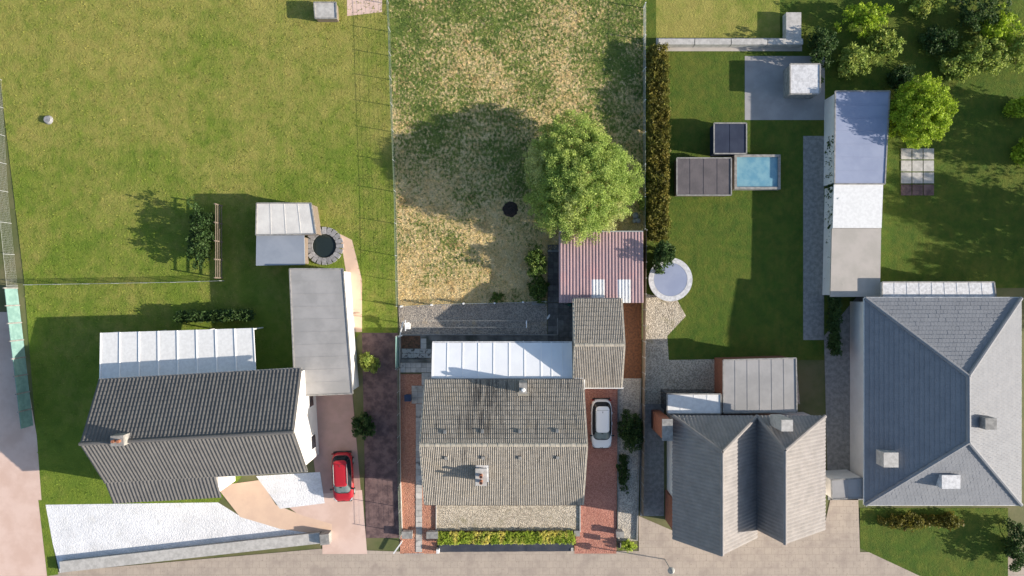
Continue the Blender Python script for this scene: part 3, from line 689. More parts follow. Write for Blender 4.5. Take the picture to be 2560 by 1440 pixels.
# fire pit
pit = thing('fire_pit', 'round black patch of ash with charred wood on the dry lawn', 'fire pit', P(1276, 523))
mb = MB(); n = 40; ctr = P(1276, 523); vs = [(ctr.x, ctr.y, .06)]
for rr, zz in ((.4, .05), (.68, .014)):
    for i in range(n):
        a_ = 2 * math.pi * i / n; q = rr * (1 + random.uniform(-.09, .09)); vs.append((ctr.x + q * math.cos(a_), ctr.y + q * math.sin(a_), zz + random.uniform(0, .02)))
mb.add(vs, [(0, 1 + i, 1 + (i + 1) % n) for i in range(n)] + [(1 + i, 1 + n + i, 1 + n + (i + 1) % n, 1 + (i + 1) % n) for i in range(n)])
obj('ash_bed', mb, m_ash, pit)
for i in range(22):
    a_ = random.uniform(0, 6.28); r_ = random.uniform(.1, .68); p = ctr + Vector((r_ * math.cos(a_), r_ * math.sin(a_), .07)); e = random.uniform(0, 3.14); l_ = random.uniform(.08, .2)
    b = MB(); b.bar(p, p + Vector((math.cos(e) * l_, math.sin(e) * l_, random.uniform(-.02, .04))), .06, .05); obj('charred_log', b, m_char, pit)

# ------------------------------------------------------------------ drying yard and small things
t = thing('clothes_post', 'white T-shaped clothes-line post with side box at the left end of the gravel', 'clothes post', P(1022, 811), 'clothes-line posts')
b = MB(); b.cyl(P(1022, 811), .04, 0, 1.9, 8); obj('post', b, m_white, t)
b = MB(); b.bar(P(1022, 797.5) + Vector((0, 0, 1.9)), P(1022, 824) + Vector((0, 0, 1.9)), .08); obj('crossbar', b, m_white, t)
b = MB(); b.box(P(1025.5, 813.5) + Vector((0, 0, 1.2)), (.36, .48, .35)); obj('peg_box', b, m_white, t)
b = MB(); b.bar(P(1031, 804) + Vector((0, 0, 1.7)), P(1018, 807) + Vector((0, 0, 1.75)), .09); obj('arm', b, m_white, t)
t2 = thing('clothes_post', 'white T-shaped clothes-line post at the right end in the garage shadow', 'clothes post', P(1315, 807), 'clothes-line posts')
b = MB(); b.cyl(P(1315, 807), .04, 0, 1.9, 8); obj('post', b, m_white, t2)
b = MB(); b.bar(P(1315, 798.5) + Vector((0, 0, 1.9)), P(1315, 816) + Vector((0, 0, 1.9)), .08); obj('crossbar', b, m_white, t2)
for y, lab in ((799.5, 'upper thin clothes line stretched across the gravel yard'), (815, 'lower thin clothes line stretched across the gravel yard')):
    b = MB(); a, c = P(1022, y) + Vector((0, 0, 1.92)), P(1315, y) + Vector((0, 0, 1.92)); b.tube([a, a.lerp(c, .25) - Vector((0, 0, .05)), a.lerp(c, .5) - Vector((0, 0, .07)), a.lerp(c, .75) - Vector((0, 0, .05)), c], .007, 5); tag(obj('clothes_line', b, m_line), lab, 'clothes line', 'clothes lines over the gravel yard')
b = MB(); b.bar(P(1013, 803) + Vector((0, 0, 1.1)), P(1002, 838) + Vector((0, 0, .5)), .10); tag(obj('brace_pole', b, m_white), 'white slanting pole between clothes post and green fence panel', 'pole')
b = MB(); b.bar(P(998, 841) + Vector((0, 0, .62)), P(1008, 837) + Vector((0, 0, .62)), .11); b.cyl(P(1003, 839), .04, 0, .6, 8); tag(obj('stub_post', b, m_white), 'short white post stub above the brown planting bed corner', 'post')
b = MB(); p = P(1371, 792); n = 12
b.add([(p.x + math.cos(R(60)) * .26 * math.cos(a) - math.sin(R(60)) * .09 * math.sin(a), p.y + math.sin(R(60)) * .26 * math.cos(a) + math.cos(R(60)) * .09 * math.sin(a), .05 + .06 * (1 - abs(math.cos(a)))) for a in [2 * math.pi * i / n for i in range(n)]] + [(p.x, p.y, .02)], [((i + 1) % n, i, n) for i in range(n)] + [tuple(range(n))])
tag(obj('feeding_dish', b, m_white), 'small white oval dish lying where gravel meets the dark pavers', 'dish')
b = MB(); p = P(1423, 762); 
t = thing('watering_can', 'dark green watering can on pavers below the pink shed roof', 'watering can', p)
b = MB(); b.cyl(p, .16, .02, .34, 14, .14); obj('body', b, m_gplast, t)
b = MB(); b.tube([p + Vector((-.12, 0, .12)), p + Vector((-.28, .03, .25)), p + Vector((-.40, .05, .40))], [.03, .025, .035], 8); obj('spout', b, m_gplast, t)
b = MB(); b.tube([p + Vector((.12, 0, .1)), p + Vector((.26, -.02, .22)), p + Vector((.14, 0, .42)), p + Vector((-.08, 0, .36))], .018, 6); obj('handle', b, m_gplast, t)
b = MB(); b.bar(P(1368, 629) + Vector((0, 0, 1.0)), P(1396, 629) + Vector((0, 0, 1.0)), .05); b.cyl(P(1369, 629), .03, 0, 1.0, 8); b.cyl(P(1395, 629), .03, 0, 1.0, 8); tag(obj('gate_rail', b, m_galv), 'thin pale rail across the dark paved path by the shed', 'rail')
b = MB(); b.bar(P(1402, 853) + Vector((0, 0, .5)), P(1428, 853) + Vector((0, 0, .5)), .14, .06); b.box(P(1404, 853) + Vector((0, 0, .24)), (.08, .12, .47)); b.box(P(1426, 853) + Vector((0, 0, .24)), (.08, .12, .47)); tag(obj('bench', b, m_wood), 'narrow brown timber bench at the veranda edge by the garage', 'bench')
for (x, y, wx), lab in zip(((1336, 759, 16), (1348, 761, 12), (1358, 759.5, 10)), ('longest grey concrete block by the low wire fence end', 'grey concrete block between two other blocks by the wire fence', 'rightmost grey concrete block by the paved path')):
    b = MB(); b.box(P(x, y) + Vector((0, 0, .09)), (wx / 28.45 * .85, .24, .18), random.uniform(-.1, .1)); tag(obj('concrete_block', b, m_concd), lab, 'block', 'concrete blocks by the wire fence')
t = thing('bin', 'dark blue lidded bin on red gravel beside the slab landing', 'bin', P(1022.5, 992))
p = P(1022.5, 992); b = MB(); b.prism([(p.x - .24, p.y - .24), (p.x + .24, p.y - .24), (p.x + .24, p.y + .24), (p.x - .24, p.y + .24)], .02, .75); obj('body', b, m_bin, t)
b = MB(); b.prism([(p.x - .29, p.y - .29), (p.x + .29, p.y - .29), (p.x + .29, p.y + .29), (p.x - .29, p.y + .29)], .75, lambda x, y: .83 if y > p.y else .79); obj('lid', b, m_bin, t)
for i, (x, y, s, lab) in enumerate(((1588, 540, .3, 'grey boulder behind the tree nearest the shed roof'), (1594, 552, .24, 'small grey boulder at the right fence by the shed corner'), (1585, 553, .2, 'smallest grey boulder beside the shed roof corner'))):
    d = rng.normal(0, 1, (1, 3)); p = P(x, y); bm = bmesh.new(); bmesh.ops.create_icosphere(bm, subdivisions=2, radius=s)
    for v in bm.verts: v.co = v.co * random.uniform(.82, 1.12); v.co.z *= .7
    me = bpy.data.meshes.new('boulder'); bm.to_mesh(me); bm.free(); me.materials.append(m_stone); o = bpy.data.objects.new('boulder', me); COL.objects.link(o); o.location = p + Vector((0, 0, s * .5)); tag(o, lab, 'rock', 'grey boulders by the shed')

# ------------------------------------------------------------------ front boundary
mem = MB(); nx, ny = 60, 6; vs = []
for j in range(ny + 1):
    for i in range(nx + 1):
        f = i / nx; x = 1097 + (1433 - 1097) * f; y0, y1 = 1359 - 4 * f, 1379.5 - 2 * f; q = P(x, y0 + (y1 - y0) * j / ny)
        vs.append((q.x, q.y, .25 - .20 * j / ny + .012 * math.sin(i * .8) + .008 * random.random() - (.03 if i == 38 else 0)))
mem.add(vs, [(j * (nx + 1) + i, (j + 1) * (nx + 1) + i, (j + 1) * (nx + 1) + i + 1, j * (nx + 1) + i + 1) for j in range(ny) for i in range(nx)])
t_ = NT('black_membrane'); br = t_.n.new('ShaderNodeTexBrick'); t_.link(t_.pos, br.inputs[0]); br.offset = 0; br.inputs['Scale'].default_value = 1
br.inputs['Color1'].default_value = (.024, .028, .042, 1); br.inputs['Color2'].default_value = (.030, .034, .050, 1); br.inputs['Mortar'].default_value = (.05, .056, .075, 1)
br.inputs['Mortar Size'].default_value = .012; br.inputs['Brick Width'].default_value = .12; br.inputs['Row Height'].default_value = .12
m_mem = t_.done(t_.mix(t_.step(t_.noise(1.5, 5), .4, .8), br.outputs[0], (.055, .056, .066)), .55, t_.noise(8, 3), .3, .02, .4)
tag(obj('weed_membrane', mem, m_mem, smooth=True), 'black woven weed membrane sloping between hedge and pavement', 'membrane')
def pillar(x0, y0, x1, y1, h, label, capz=.07):
    a, c = P(x0, y0, h), P(x1, y1, h); cx, cy = (a.x + c.x) / 2, (a.y + c.y) / 2; wx, wy = c.x - a.x, a.y - c.y
    t = thing('gate_pillar', label, 'pillar', (cx, cy, 0), 'low gate pillars along the front boundary')
    b = MB(); b.box((cx, cy, (h - capz) / 2), (wx - .1, wy - .1, h - capz)); obj('shaft', b, m_conc, t)
    b = MB(); b.prism([(cx - wx / 2, cy - wy / 2), (cx + wx / 2, cy - wy / 2), (cx + wx / 2, cy + wy / 2), (cx - wx / 2, cy + wy / 2)], h - capz, h); obj('cap', b, m_concd, t)
    return t
pillar(1004, 1329, 1031, 1347, .6, 'left gate pillar with flat grey cap at the end of the mesh fence')
pillar(1066, 1330, 1095, 1347, .6, 'gate pillar with flat grey cap between slab path and hedge end')
pillar(1435, 1327, 1450, 1341, .35, 'small square pillar at the driveway end of the hedge')
t = pillar(1541, 1329, 1560, 1344, .75, 'pillar with grey cap on the right side of the driveway')
lb = thing('letter_box', 'dark letter box on a post beside the right driveway pillar', 'letter box', P(1545, 1352))
b = MB(); b.box(P(1545, 1352) + Vector((0, 0, .3)), (.08, .08, .6)); obj('post', b, m_dark, lb)
b = MB(); b.box(P(1545, 1352) + Vector((0, 0, .78)), (.25, .42, .36)); b.tube([P(1545, 1346) + Vector((0, 0, .96)), P(1545, 1358) + Vector((0, 0, .96))], .124, 14); obj('box', b, m_dark, lb)
def stub(x, y, s, h, lab, mat=m_conc):
    b = MB(); b.box(P(x, y) + Vector((0, 0, h / 2)), (s * .7, s, h)); tag(obj('marker_post', b, mat), lab, 'post')
stub(1096, 1373, .35, .55, 'white concrete post at the left end of the black membrane', m_white)
stub(1430, 1372, .3, .18, 'pale concrete block at the right end of the black membrane')
b = MB(); b.bar(P(1006, 1351) + Vector((0, 0, .45)), P(986, 1379) + Vector((0, 0, .40)), .11); b.cyl(P(1005, 1352), .05, 0, .5, 8); tag(obj('barrier_pole', b, m_white), 'white slanting pole outside the left gate pillar', 'pole')
b = MB(); b.bar(P(1009, 1326) + Vector((0, 0, .5)), P(1024, 1326.5) + Vector((0, 0, .5)), .07); b.bar(P(1016, 1326) + Vector((0, 0, 0)), P(1016, 1326) + Vector((0, 0, .5)), .05); tag(obj('gate_stop', b, m_white), 'short white rail behind the left gate pillar', 'rail')
lamp = thing('street_lamp', 'slim lamp post with conical hood on the pavement right of the driveway', 'lamp', P(1662, 1398))
p = P(1662, 1398); b = MB(); b.cyl(p, .045, 0, 2.45, 10); obj('post', b, m_galv, lamp)
b = MB(); b.cyl(p, .30, 2.4, 2.46, 16); b.tube([p + Vector((0, 0, 2.46)), p + Vector((0, 0, 2.95))], [.30, .03], 16); obj('hood', b, m_galv, lamp)
# ------------------------------------------------------------------ cars
def ring(w_, yb, yf, n=44, e=5.0):
    cy, l = (yb + yf) / 2, (yf - yb) / 2; r = []
    for i in range(n):
        a = 2 * math.pi * i / n; cs, sn_ = math.cos(a), math.sin(a)
        r.append((w_ * math.copysign(abs(cs) ** (2 / e), cs), cy + l * math.copysign(abs(sn_) ** (2 / e), sn_)))
    return r
def car(label, loc, paint, L=4.3, Wd=1.78, rz=math.pi, group=None):
    t = thing('parked_car', label, 'car', loc, group); t.rotation_euler = (0, 0, rz)
    sl_, sw = L / 4.3, Wd / 1.78
    def part(name, mb, mat, parent=t, smooth=False):
        me = bpy.data.meshes.new(name); me.from_pydata([(x * sw, y * sl_, z) for x, y, z in mb.v], [], mb.f); me.update(); fixn(me)
        if smooth: me.polygons.foreach_set('use_smooth', [True] * len(me.polygons))
        me.materials.append(mat); o = bpy.data.objects.new(name, me); COL.objects.link(o); o.parent = parent; return o
    n = 44
    def topz(y): return .98 - max(0, (y - .6)) * .10 - max(0, y - 1.8) * .28
    levels = [(.80, -2.06, 2.05, lambda y: .20), (.87, -2.13, 2.12, lambda y: .36), (.89, -2.15, 2.15, lambda y: .52), (.885, -2.12, 2.13, lambda y: min(.70, topz(y) - .12)),
              (.875, -2.06, 2.10, lambda y: topz(y) - .06), (.845, -2.0, 2.02, topz), (.60, -1.7, 1.75, lambda y: topz(y) + .035)]
    mb = MB(); vs = []
    for w_, yb, yf, zf in levels: vs += [(x, y, zf(y)) for x, y in ring(w_, yb, yf)]
    fs = [(k * n + i, k * n + (i + 1) % n, (k + 1) * n + (i + 1) % n, (k + 1) * n + i) for k in range(len(levels) - 1) for i in range(n)]
    fs += [tuple(range(n)), tuple(range((len(levels) - 1) * n, len(levels) * n))]
    mb.add(vs, fs); body = part('body', mb, paint, smooth=True)
    # glasshouse: base ring to roof ring; the roof is a separate domed panel
    bz = .985; base = ring(.835, -1.97, 1.36, n, 4.2); topr = ring(.60, -1.64, .60, n, 5.5)
    def belt(f): return [(bx + (tx - bx) * f, by + (ty - by) * f, (bz if by < .9 else bz - .04) + (1.50 - bz) * f) for (bx, by), (tx, ty) in zip(base, topr)]
    r0, r1 = belt(0), belt(1)
    def seg(sel, name, mat, lift=0.0, f0=0, f1=1):
        mb = MB(); A_, B_ = belt(f0), belt(f1)
        for i in sel:
            j = (i + 1) % n; q = [Vector(A_[i]), Vector(A_[j]), Vector(B_[j]), Vector(B_[i])]
            if lift:
                nn = (q[1] - q[0]).cross(q[3] - q[0]).normalized() * lift; q = [v + nn for v in q]
            mb.add(q, [(0, 1, 2, 3)])
        return part(name, mb, mat, smooth=True)
    seg(range(n), 'pillar_trim', m_dark)
    seg([i for i in range(n) if r0[i][1] > .9 and r0[(i + 1) % n][1] > .9 and abs(r0[i][0]) < .74 and abs(r0[(i + 1) % n][0]) < .74], 'windscreen', m_screen, .012, .10, .985)
    seg([i for i in range(n) if r0[i][1] < -1.7 and r0[(i + 1) % n][1] < -1.7 and abs(r0[i][0]) < .72 and abs(r0[(i + 1) % n][0]) < .72], 'rear_window', m_glass, .012, .15, .9)
    for s in (1, -1):
        seg([i for i in range(n) if r0[i][0] * s > .6 and -1.6 < r0[i][1] < 1.0 and r0[(i + 1) % n][0] * s > .6], 'side_window', m_glass, .012, .12, .85)
    mb = MB(); vs = []
    for sc_, z in ((1.0, 1.485), (1.01, 1.505), (.93, 1.535), (.6, 1.56)): vs += [(x * sc_, -.52 + (y + .52) * sc_, z) for x, y in topr]
    mb.add(vs, [(k * n + i, k * n + (i + 1) % n, (k + 1) * n + (i + 1) % n, (k + 1) * n + i) for k in range(3) for i in range(n)] + [tuple(range(3 * n, 4 * n))])
    rfp = part('roof', mb, paint, smooth=True)
    mb = MB(); mb.box((0, -1.32, 1.551), (1.0, .02, .006)); part('roof_seam', mb, m_dark, rfp)
    mb = MB(); mb.tube([(0, -1.1, 1.55), (0, -1.16, 1.60), (0, -1.28, 1.62)], [.03, .02, .008], 6); part('antenna', mb, m_dark)
    for s in (1, -1):
        mb = MB(); mb.tube([(s * .575, -1.30, 1.50), (s * .58, -1.15, 1.565), (s * .575, .25, 1.565), (s * .565, .45, 1.50)], .024, 6); part('roof_rail', mb, m_galv)
        mb = MB(); mb.box((s * .96, .95, 1.02), (.20, .12, .13)); mb.bar((s * .80, .97, .98), (s * .90, .96, 1.0), .05); part('mirror', mb, m_dark)
        mb = MB(); mb.slab([(s * .55, 2.105, topz(2.1) + .0), (s * .80, 1.93, topz(1.93) - .01), (s * .83, 1.72, topz(1.72) + .012), (s * .70, 1.85, topz(1.85) + .03)], .05); part('headlight', mb, m_lens)
        mb = MB(); mb.box((s * .74, -2.07, .83), (.22, .10, .14)); part('tail_light', mb, m_tail)
        for y in (-.05, -.95):
            mb = MB(); mb.box((s * .905, y, .80), (.04, .22, .035)); part('door_handle', mb, paint)
        for y in (1.33, -1.33):
            mb = MB(); mb.tube([(s * .70, y, .32), (s * .885, y, .32)], .32, 20); wh = part('wheel', mb, m_dark)
            mb = MB(); mb.tube([(s * .884, y, .32), (s * .90, y, .32)], .20, 16); part('rim', mb, m_galv, wh)
    mb = MB(); mb.box((0, -2.10, .46), (1.55, .16, .30)); part('rear_bumper', mb, m_dark)
    mb = MB(); mb.box((0, 2.13, .42), (1.3, .10, .22)); part('grille', mb, m_dark)
    for s in (1, -1):
        mb = MB(); mb.bar((s * .03, 2.075, topz(2.075) + .012), (s * .10, 2.03, topz(2.03) + .02), .04, .02); part('badge', mb, m_dark)
        mb = MB(); mb.bar((s * .46, 1.32, topz(1.32) + .045), (s * .52, 1.95, topz(1.95) + .026), .018, .01); part('bonnet_crease', mb, paint)
    mb = MB(); mb.bar((-.5, 1.30, 1.0), (.1, 1.22, 1.07), .025); mb.bar((.1, 1.31, 1.0), (.6, 1.2, 1.05), .025); part('wiper', mb, m_dark)
    mb = MB(); mb.box((.02, .70, 1.42), (.16, .08, .06)); part('interior_mirror', mb, m_dark)
    return t
m_carw = M('white_car_paint', (.90, .90, .90), rough=.2, spec=.6)
m_carr = M('red_car_paint', (.42, .02, .03), rough=.25, spec=.5)
m_screen = M('windscreen_glass', (.12, .155, .16), (.16, .19, .19), 2.0, rough=.12, spec=.5)
m_lens = M('headlight_lens', (.45, .45, .47), rough=.15, spec=.5)
m_tail = M('tail_lens', (.22, .01, .01), rough=.2, spec=.5)
car('white car with roof rails parked on the red driveway beside the house', P(1504, 1060) * (59.2 / 60) + Vector((0, 0, .006)), m_carw)
car('red car parked on the neighbouring pink driveway', P(862, 1187) + Vector((0, 0, .02)), m_carr, rz=math.pi + .04)

# ------------------------------------------------------------------ left neighbours
patch('left_front_gravel', [(108, 1262), (545, 1256), (600, 1290), (700, 1320), (806, 1332), (806, 1350), (150, 1432)], m_whitegr, .006)
patch('left_entrance', [(640, 1190), (800, 1180), (812, 1258), (700, 1272)], m_whitegr, .012)
patch('left_curved_path', [(540, 1215), (650, 1200), (690, 1262), (760, 1290), (830, 1310), (830, 1340), (700, 1322), (600, 1292)], m_peach, .009)
patch('left_drive', [(760, 990), (880, 975), (905, 1260), (800, 1260)], m_pinkdr, .006)
patch('left_forecourt', [(690, 1245), (905, 1225), (918, 1385), (806, 1385), (806, 1330)], m_pinkpav, .0075)
patch('left_border', [(905, 832), (995, 832), (1000, 1345), (915, 1345)], m_psoil, .004)
patch('left_tan_path', [(850, 585), (880, 600), (905, 700), (905, 830), (870, 830), (868, 700)], m_peach, .006)
patch('far_left_drive', [(-600, 780), (40, 780), (92, 1090), (118, 1440), (-600, 1440)], m_pinkpav, .006)
patch('left_back_path', [(862, -420), (960, -420), (955, 30), (868, 40)], m_pinkpav, .006)
patch('left_verge', [(96, 1250), (112, 1250), (146, 1436), (118, 1440)], m_green, .01)
b = MB(); a, c = P(150, 1418, .5), P(800, 1345, .5)
t = thing('front_wall', 'low grey wall along the street edge of the white gravel front garden', 'wall', (a + c) / 2 - Vector((0, 0, .5)))
b.bar(Vector((a.x, a.y, .22)), Vector((c.x, c.y, .22)), .85, .44); obj('wall', b, m_concd, t)
b = MB(); b.bar(Vector((a.x, a.y, .48)), Vector((c.x, c.y, .48)), .95, .08); obj('coping', b, m_conc, t)
b = MB(); b.box(Vector((c.x + .5, c.y, .45)), (.8, .9, .9), .1); obj('end_pier', b, m_concd, t)

def tile_skin(roof, poly, mat, tw=.30, gauge=.36, wave=.045):
    p = [Vector(q) for q in poly]; nrm = (p[1] - p[0]).cross(p[2] - p[0]).normalized()
    if nrm.z < 0: nrm = -nrm
    u = Vector((-nrm.y, nrm.x, 0)).normalized(); v = nrm.cross(u).normalized()
    if v.z < 0: v = -v; u = -u
    uv = [((q - p[0]).dot(u), (q - p[0]).dot(v)) for q in p]; us = [a[0] for a in uv]; vs_ = [a[1] for a in uv]
    g = []
    y = min(vs_); r = 0
    while y < max(vs_) - .1:
        x = min(us) + (.5 if r % 2 == 0 or wave else 1.0) * tw
        while x < max(us): g.append((x, y)); x += tw
        y += gauge; r += 1
    g = np.array(g); g = g[in_poly(g + np.array([0, gauge * .5]), uv)]
    n = 7 if wave else 2
    prof = [((i / (n - 1) - .5) * (tw - .012), wave * (.5 - .5 * math.cos(2 * math.pi * i / (n - 1)))) for i in range(n)]
    base = np.array([(x, 0, z + .045) for x, z in prof] + [(x, gauge + .03, z + .006) for x, z in prof] + [(x, .004, z) for x, z in prof])
    fc = np.array([(i, i + 1, n + i + 1, n + i) for i in range(n - 1)] + [(2 * n + i, 2 * n + i + 1, i + 1, i) for i in range(n - 1)])
    k = len(g); q = np.repeat(base[None], k, 0); q[:, :, 0] += g[:, :1]; q[:, :, 1] += g[:, 1:] + rng.normal(0, .006, (k, 1)); q[:, :, 2] += rng.uniform(0, .012, (k, 1))
    Rm = np.array([u[:], v[:], nrm[:]]); V = q.reshape(-1, 3) @ Rm + np.array(p[0])
    Fq = (fc[None] + (np.arange(k) * 3 * n)[:, None, None]).reshape(-1, 4)
    return tag(npobj('tile', V, Fq, mat, roof), kind='stuff')

def gable_house(name, label, cx, cy, rot, L, rn, rs, ze, zr, wmat, rmat, cat='house'):
    t = thing(name, label, cat, (cx, cy, 0))
    c_, s_ = math.cos(rot), math.sin(rot)
    T = lambda x, y, z: (cx + x * c_ - y * s_, cy + x * s_ + y * c_, z)
    h = L / 2; i_ = .3
    mb = MB(); prof = [(rn - i_, 0), (-rs + i_, 0), (-rs + i_, ze), (0, zr - .15), (rn - i_, ze)]
    mb.add([T(-h + i_, y, z) for y, z in prof] + [T(h - i_, y, z) for y, z in prof], [(0, 1, 2, 3, 4), (9, 8, 7, 6, 5)] + [(i, i + 5, (i + 1) % 5 + 5, (i + 1) % 5) for i in range(5)])
    obj('wall', mb, wmat, t)
    mb = MB(); mb.slab([T(-h, rn, ze), T(-h, 0, zr), T(h, 0, zr), T(h, rn, ze)], .12); mb.slab([T(-h, -.002, zr), T(-h, -rs, ze), T(h, -rs, ze), T(h, -.002, zr)], .12)
    r = obj('roof', mb, rmat, t)
    tile_skin(r, [T(-h, -rs, ze), T(h, -rs, ze), T(h, 0, zr), T(-h, 0, zr)], rmat); tile_skin(r, [T(h, rn, ze), T(-h, rn, ze), T(-h, 0, zr), T(h, 0, zr)], rmat)
    mb = MB(); mb.tube([T(-h, 0, zr + .02), T(h, 0, zr + .05)], .15, 8); obj('ridge_cap', mb, rmat, r)
    for y, z in ((rn + .06, ze), (-rs - .06, ze)):
        mb = MB(); mb.bar(T(-h, y, z - .06), T(h, y, z - .06), .11, .1); obj('gutter', mb, m_concd, t)
    return t, T
lx0, lx1 = (205 - 1280) / 32.2, (738 - 1280) / 32.2
lh, T = gable_house('house', 'neighbouring house with dark grey gable roof and white east wall behind the white gravel front', (lx0 + lx1) / 2, -11.58, R(3.2), lx1 - lx0, 4.55, 3.75, 4.5, 7.3, m_wwall, m_slateL)
mb = MB(); zz = 4.5 - 1.95 * .42   # the longer front slope on the western half
mb.slab([T(-8.2, -3.70, 4.53), T(-8.2, -5.75, 3.55), T(0.7, -5.75, 3.55), T(.7, -3.70, 4.53)], .12); pr_ = obj('porch_roof', mb, m_slateL, lh); tile_skin(pr_, [T(-8.2, -5.75, 3.55), T(.7, -5.75, 3.55), T(.7, -3.7, 4.53), T(-8.2, -3.7, 4.53)], m_slateL)
mb = MB(); mb.prism([T(-8.0, -3.6, 0)[:2], T(-8.0, -5.4, 0)[:2], T(.5, -5.4, 0)[:2], T(.5, -3.6, 0)[:2]], 0, 3.4); obj('porch_wall', mb, m_wwall, lh)
mb = MB(); p = T(-5.0, .2, 0); mb.box((p[0], p[1], 7.1), (1.0, .8, 1.7), R(3.2)); ch_ = obj('chimney', mb, m_concd, lh)
for dx in (-.2, .2):
    mb = MB(); mb.cyl((p[0] + dx, p[1]), .12, 7.95, 8.25, 10); obj('chimney_pot', mb, m_pot, ch_)
for y in (-2.0, 1.6):
    mb = MB(); q = T(8.0, y, 1.7); mb.box((q[0] + .02, q[1], 1.7), (.08, 1.3, 1.3), R(3.2)); f_ = obj('window', mb, m_white, lh)
    mb = MB(); mb.box((q[0] + .07, q[1], 1.7), (.03, 1.1, 1.1), R(3.2)); obj('pane', mb, m_glass, f_)
def leanto(name, label, pts, zh, zl, mat, n, cat):
    "pts: pixel corners NW, NE, SE, SW; the south side is the high one"
    q = [P(*pts[0], zl), P(*pts[1], zl), P(*pts[2], zh), P(*pts[3], zh)]; t = thing(name, label, cat, ((q[0] + q[2]) / 2).xy.to_3d())
    for i in range(n):
        a, b_ = i / n, (i + 1) / n; mb = MB(); g_ = .02 / n
        mb.slab([q[0].lerp(q[1], a + g_), q[3].lerp(q[2], a + g_), q[3].lerp(q[2], b_ - g_), q[0].lerp(q[1], b_ - g_)], .03); obj('roof_panel', mb, mat, t)
    for i in range(n + 1):
        mb = MB(); mb.bar(q[0].lerp(q[1], i / n) + Vector((0, 0, .02)), q[3].lerp(q[2], i / n) + Vector((0, 0, .02)), .07, .06); obj('glazing_bar', mb, m_polygr, t)
    for f in (.01, .33, .66, .99):
        p = q[0].lerp(q[1], f); mb = MB(); mb.box((p.x, p.y - .1, zl / 2 - .03), (.1, .1, zl - .06)); obj('post', mb, m_white, t)
    return t
leanto('veranda', 'white veranda roof behind the neighbouring dark grey house', ((252, 832), (634, 820), (640, 938), (250, 950)), 2.9, 2.5, m_white, 8, 'veranda')
def flat_building(name, label, pts, z, rmat, wmat, cat, wallin=.12, slope=0, extra=None):
    "pts: pixel outline of the roof at height z"
    w_ = W(pts, z); c = P(sum(p[0] for p in pts) / len(pts), sum(p[1] for p in pts) / len(pts), z); t = thing(name, label, cat, (c.x, c.y, 0))
    inn = [(c.x + (x - c.x) * (1 - wallin / 3), c.y + (y - c.y) * (1 - wallin / 3)) for x, y in w_]
    mb = MB(); mb.prism(inn, 0, z - .14); obj('wall', mb, wmat, t)
    mb = MB(); mb.prism(w_, z - .14, (lambda x, y: z + slope * (x - c.x))); obj('roof', mb, rmat, t)
    if len(w_) == 4:
        q = [Vector((x, y, z + slope * (x - c.x) + .008)) for x, y in w_]
        if (q[1] - q[0]).length > (q[3] - q[0]).length: q = [q[1], q[2], q[3], q[0]]
        n_ = int((q[3] - q[0]).length / 1.0)
        for k in range(1, n_):
            mb = MB(); mb.bar(q[0].lerp(q[3], k / n_), q[1].lerp(q[2], k / n_), .07, .018); obj('roof_seam', mb, rmat, t)
    for i in range(len(w_)):
        a, b_ = w_[i], w_[(i + 1) % len(w_)]; mb = MB(); mb.bar((a[0], a[1], z + slope * (a[0] - c.x) + .02), (b_[0], b_[1], z + slope * (b_[0] - c.x) + .02), .10, .07); obj('roof_edge', mb, m_concd, t)
    return t
flat_building('garage', 'long pale grey flat-roofed garage between the neighbouring house and dry lawn', [(724, 672), (858, 672), (882, 984), (738, 990)], 2.8, m_greyfelt, m_wwall, 'garage')
t = flat_building('garden_shed', 'white and blue-grey roofed garden shed in the left garden', [(642, 508), (778, 508), (790, 585), (640, 588)], 2.2, m_palefelt, m_wood, 'shed')
b = MB(); q = W([(641, 589.5), (760, 588), (762, 662), (640, 664)], 2.0); b.prism(q, 1.9, 2.02); o = obj('lower_roof', b, m_shedgrey, t)
b = MB(); b.prism(W([(646, 592), (756, 592), (756, 658), (646, 658)], 1.8), 0, 1.89); obj('lower_wall', b, m_wood, t)
t = thing('pond', 'round grey-rimmed pond beside the left garden shed', 'pond', P(812, 615)); p = P(812, 615)
b = MB(); b.cyl(p, 1.0, .01, .10, 28); obj('water', b, m_pond, t)
for k in range(20):
    a_ = 2 * math.pi * k / 20; b = MB(); b.box((p.x + 1.35 * math.cos(a_), p.y + 1.35 * math.sin(a_), .10), (.62, .38, .2), a_); obj('rim_stone', b, m_stone, t)
shrub('garden_shrub', 'dense dark green shrub mass left of the small shed and trellis', 515, 590, 1.0, 2.6, 2.2, l_dark, 190, 40, .1, 41, crad=.34)
b = MB(); t = thing('trellis', 'narrow weathered timber trellis beside the left garden shrub', 'trellis', P(560, 600))
for y in (515, 560, 605, 650, 695):
    b = MB(); b.box(P(556, y) + Vector((0, 0, .8)), (.1, .1, 1.6)); obj('post', b, m_wood, t)
for z in (.3, .7, 1.1, 1.5):
    b = MB(); b.bar(P(556, 514) + Vector((.06, 0, z)), P(556, 696) + Vector((.06, 0, z)), .03, .1); obj('slat', b, m_wood, t)
hedge('shade_hedge', 'dark hedge standing in for the shade on the left lawn above the white veranda', (P(455, 792), P(640, 786)), 1.0, 1.4, l_dark, 40, .1, crad=.28)  # dark leaf row in place of the shade cast across this lawn
shrub('border_shrub', 'round green shrub in the dark border beside the left garage', 925, 905, .8, .8, 1.3, l_mid, 60, 36, .09, 42, crad=.25, group='shrubs in the left border')
shrub('border_shrub', 'dark green shrub in the border beside the pink drive', 915, 1060, .95, 1.1, 1.3, l_dark, 80, 36, .09, 43, crad=.26, group='shrubs in the left border')
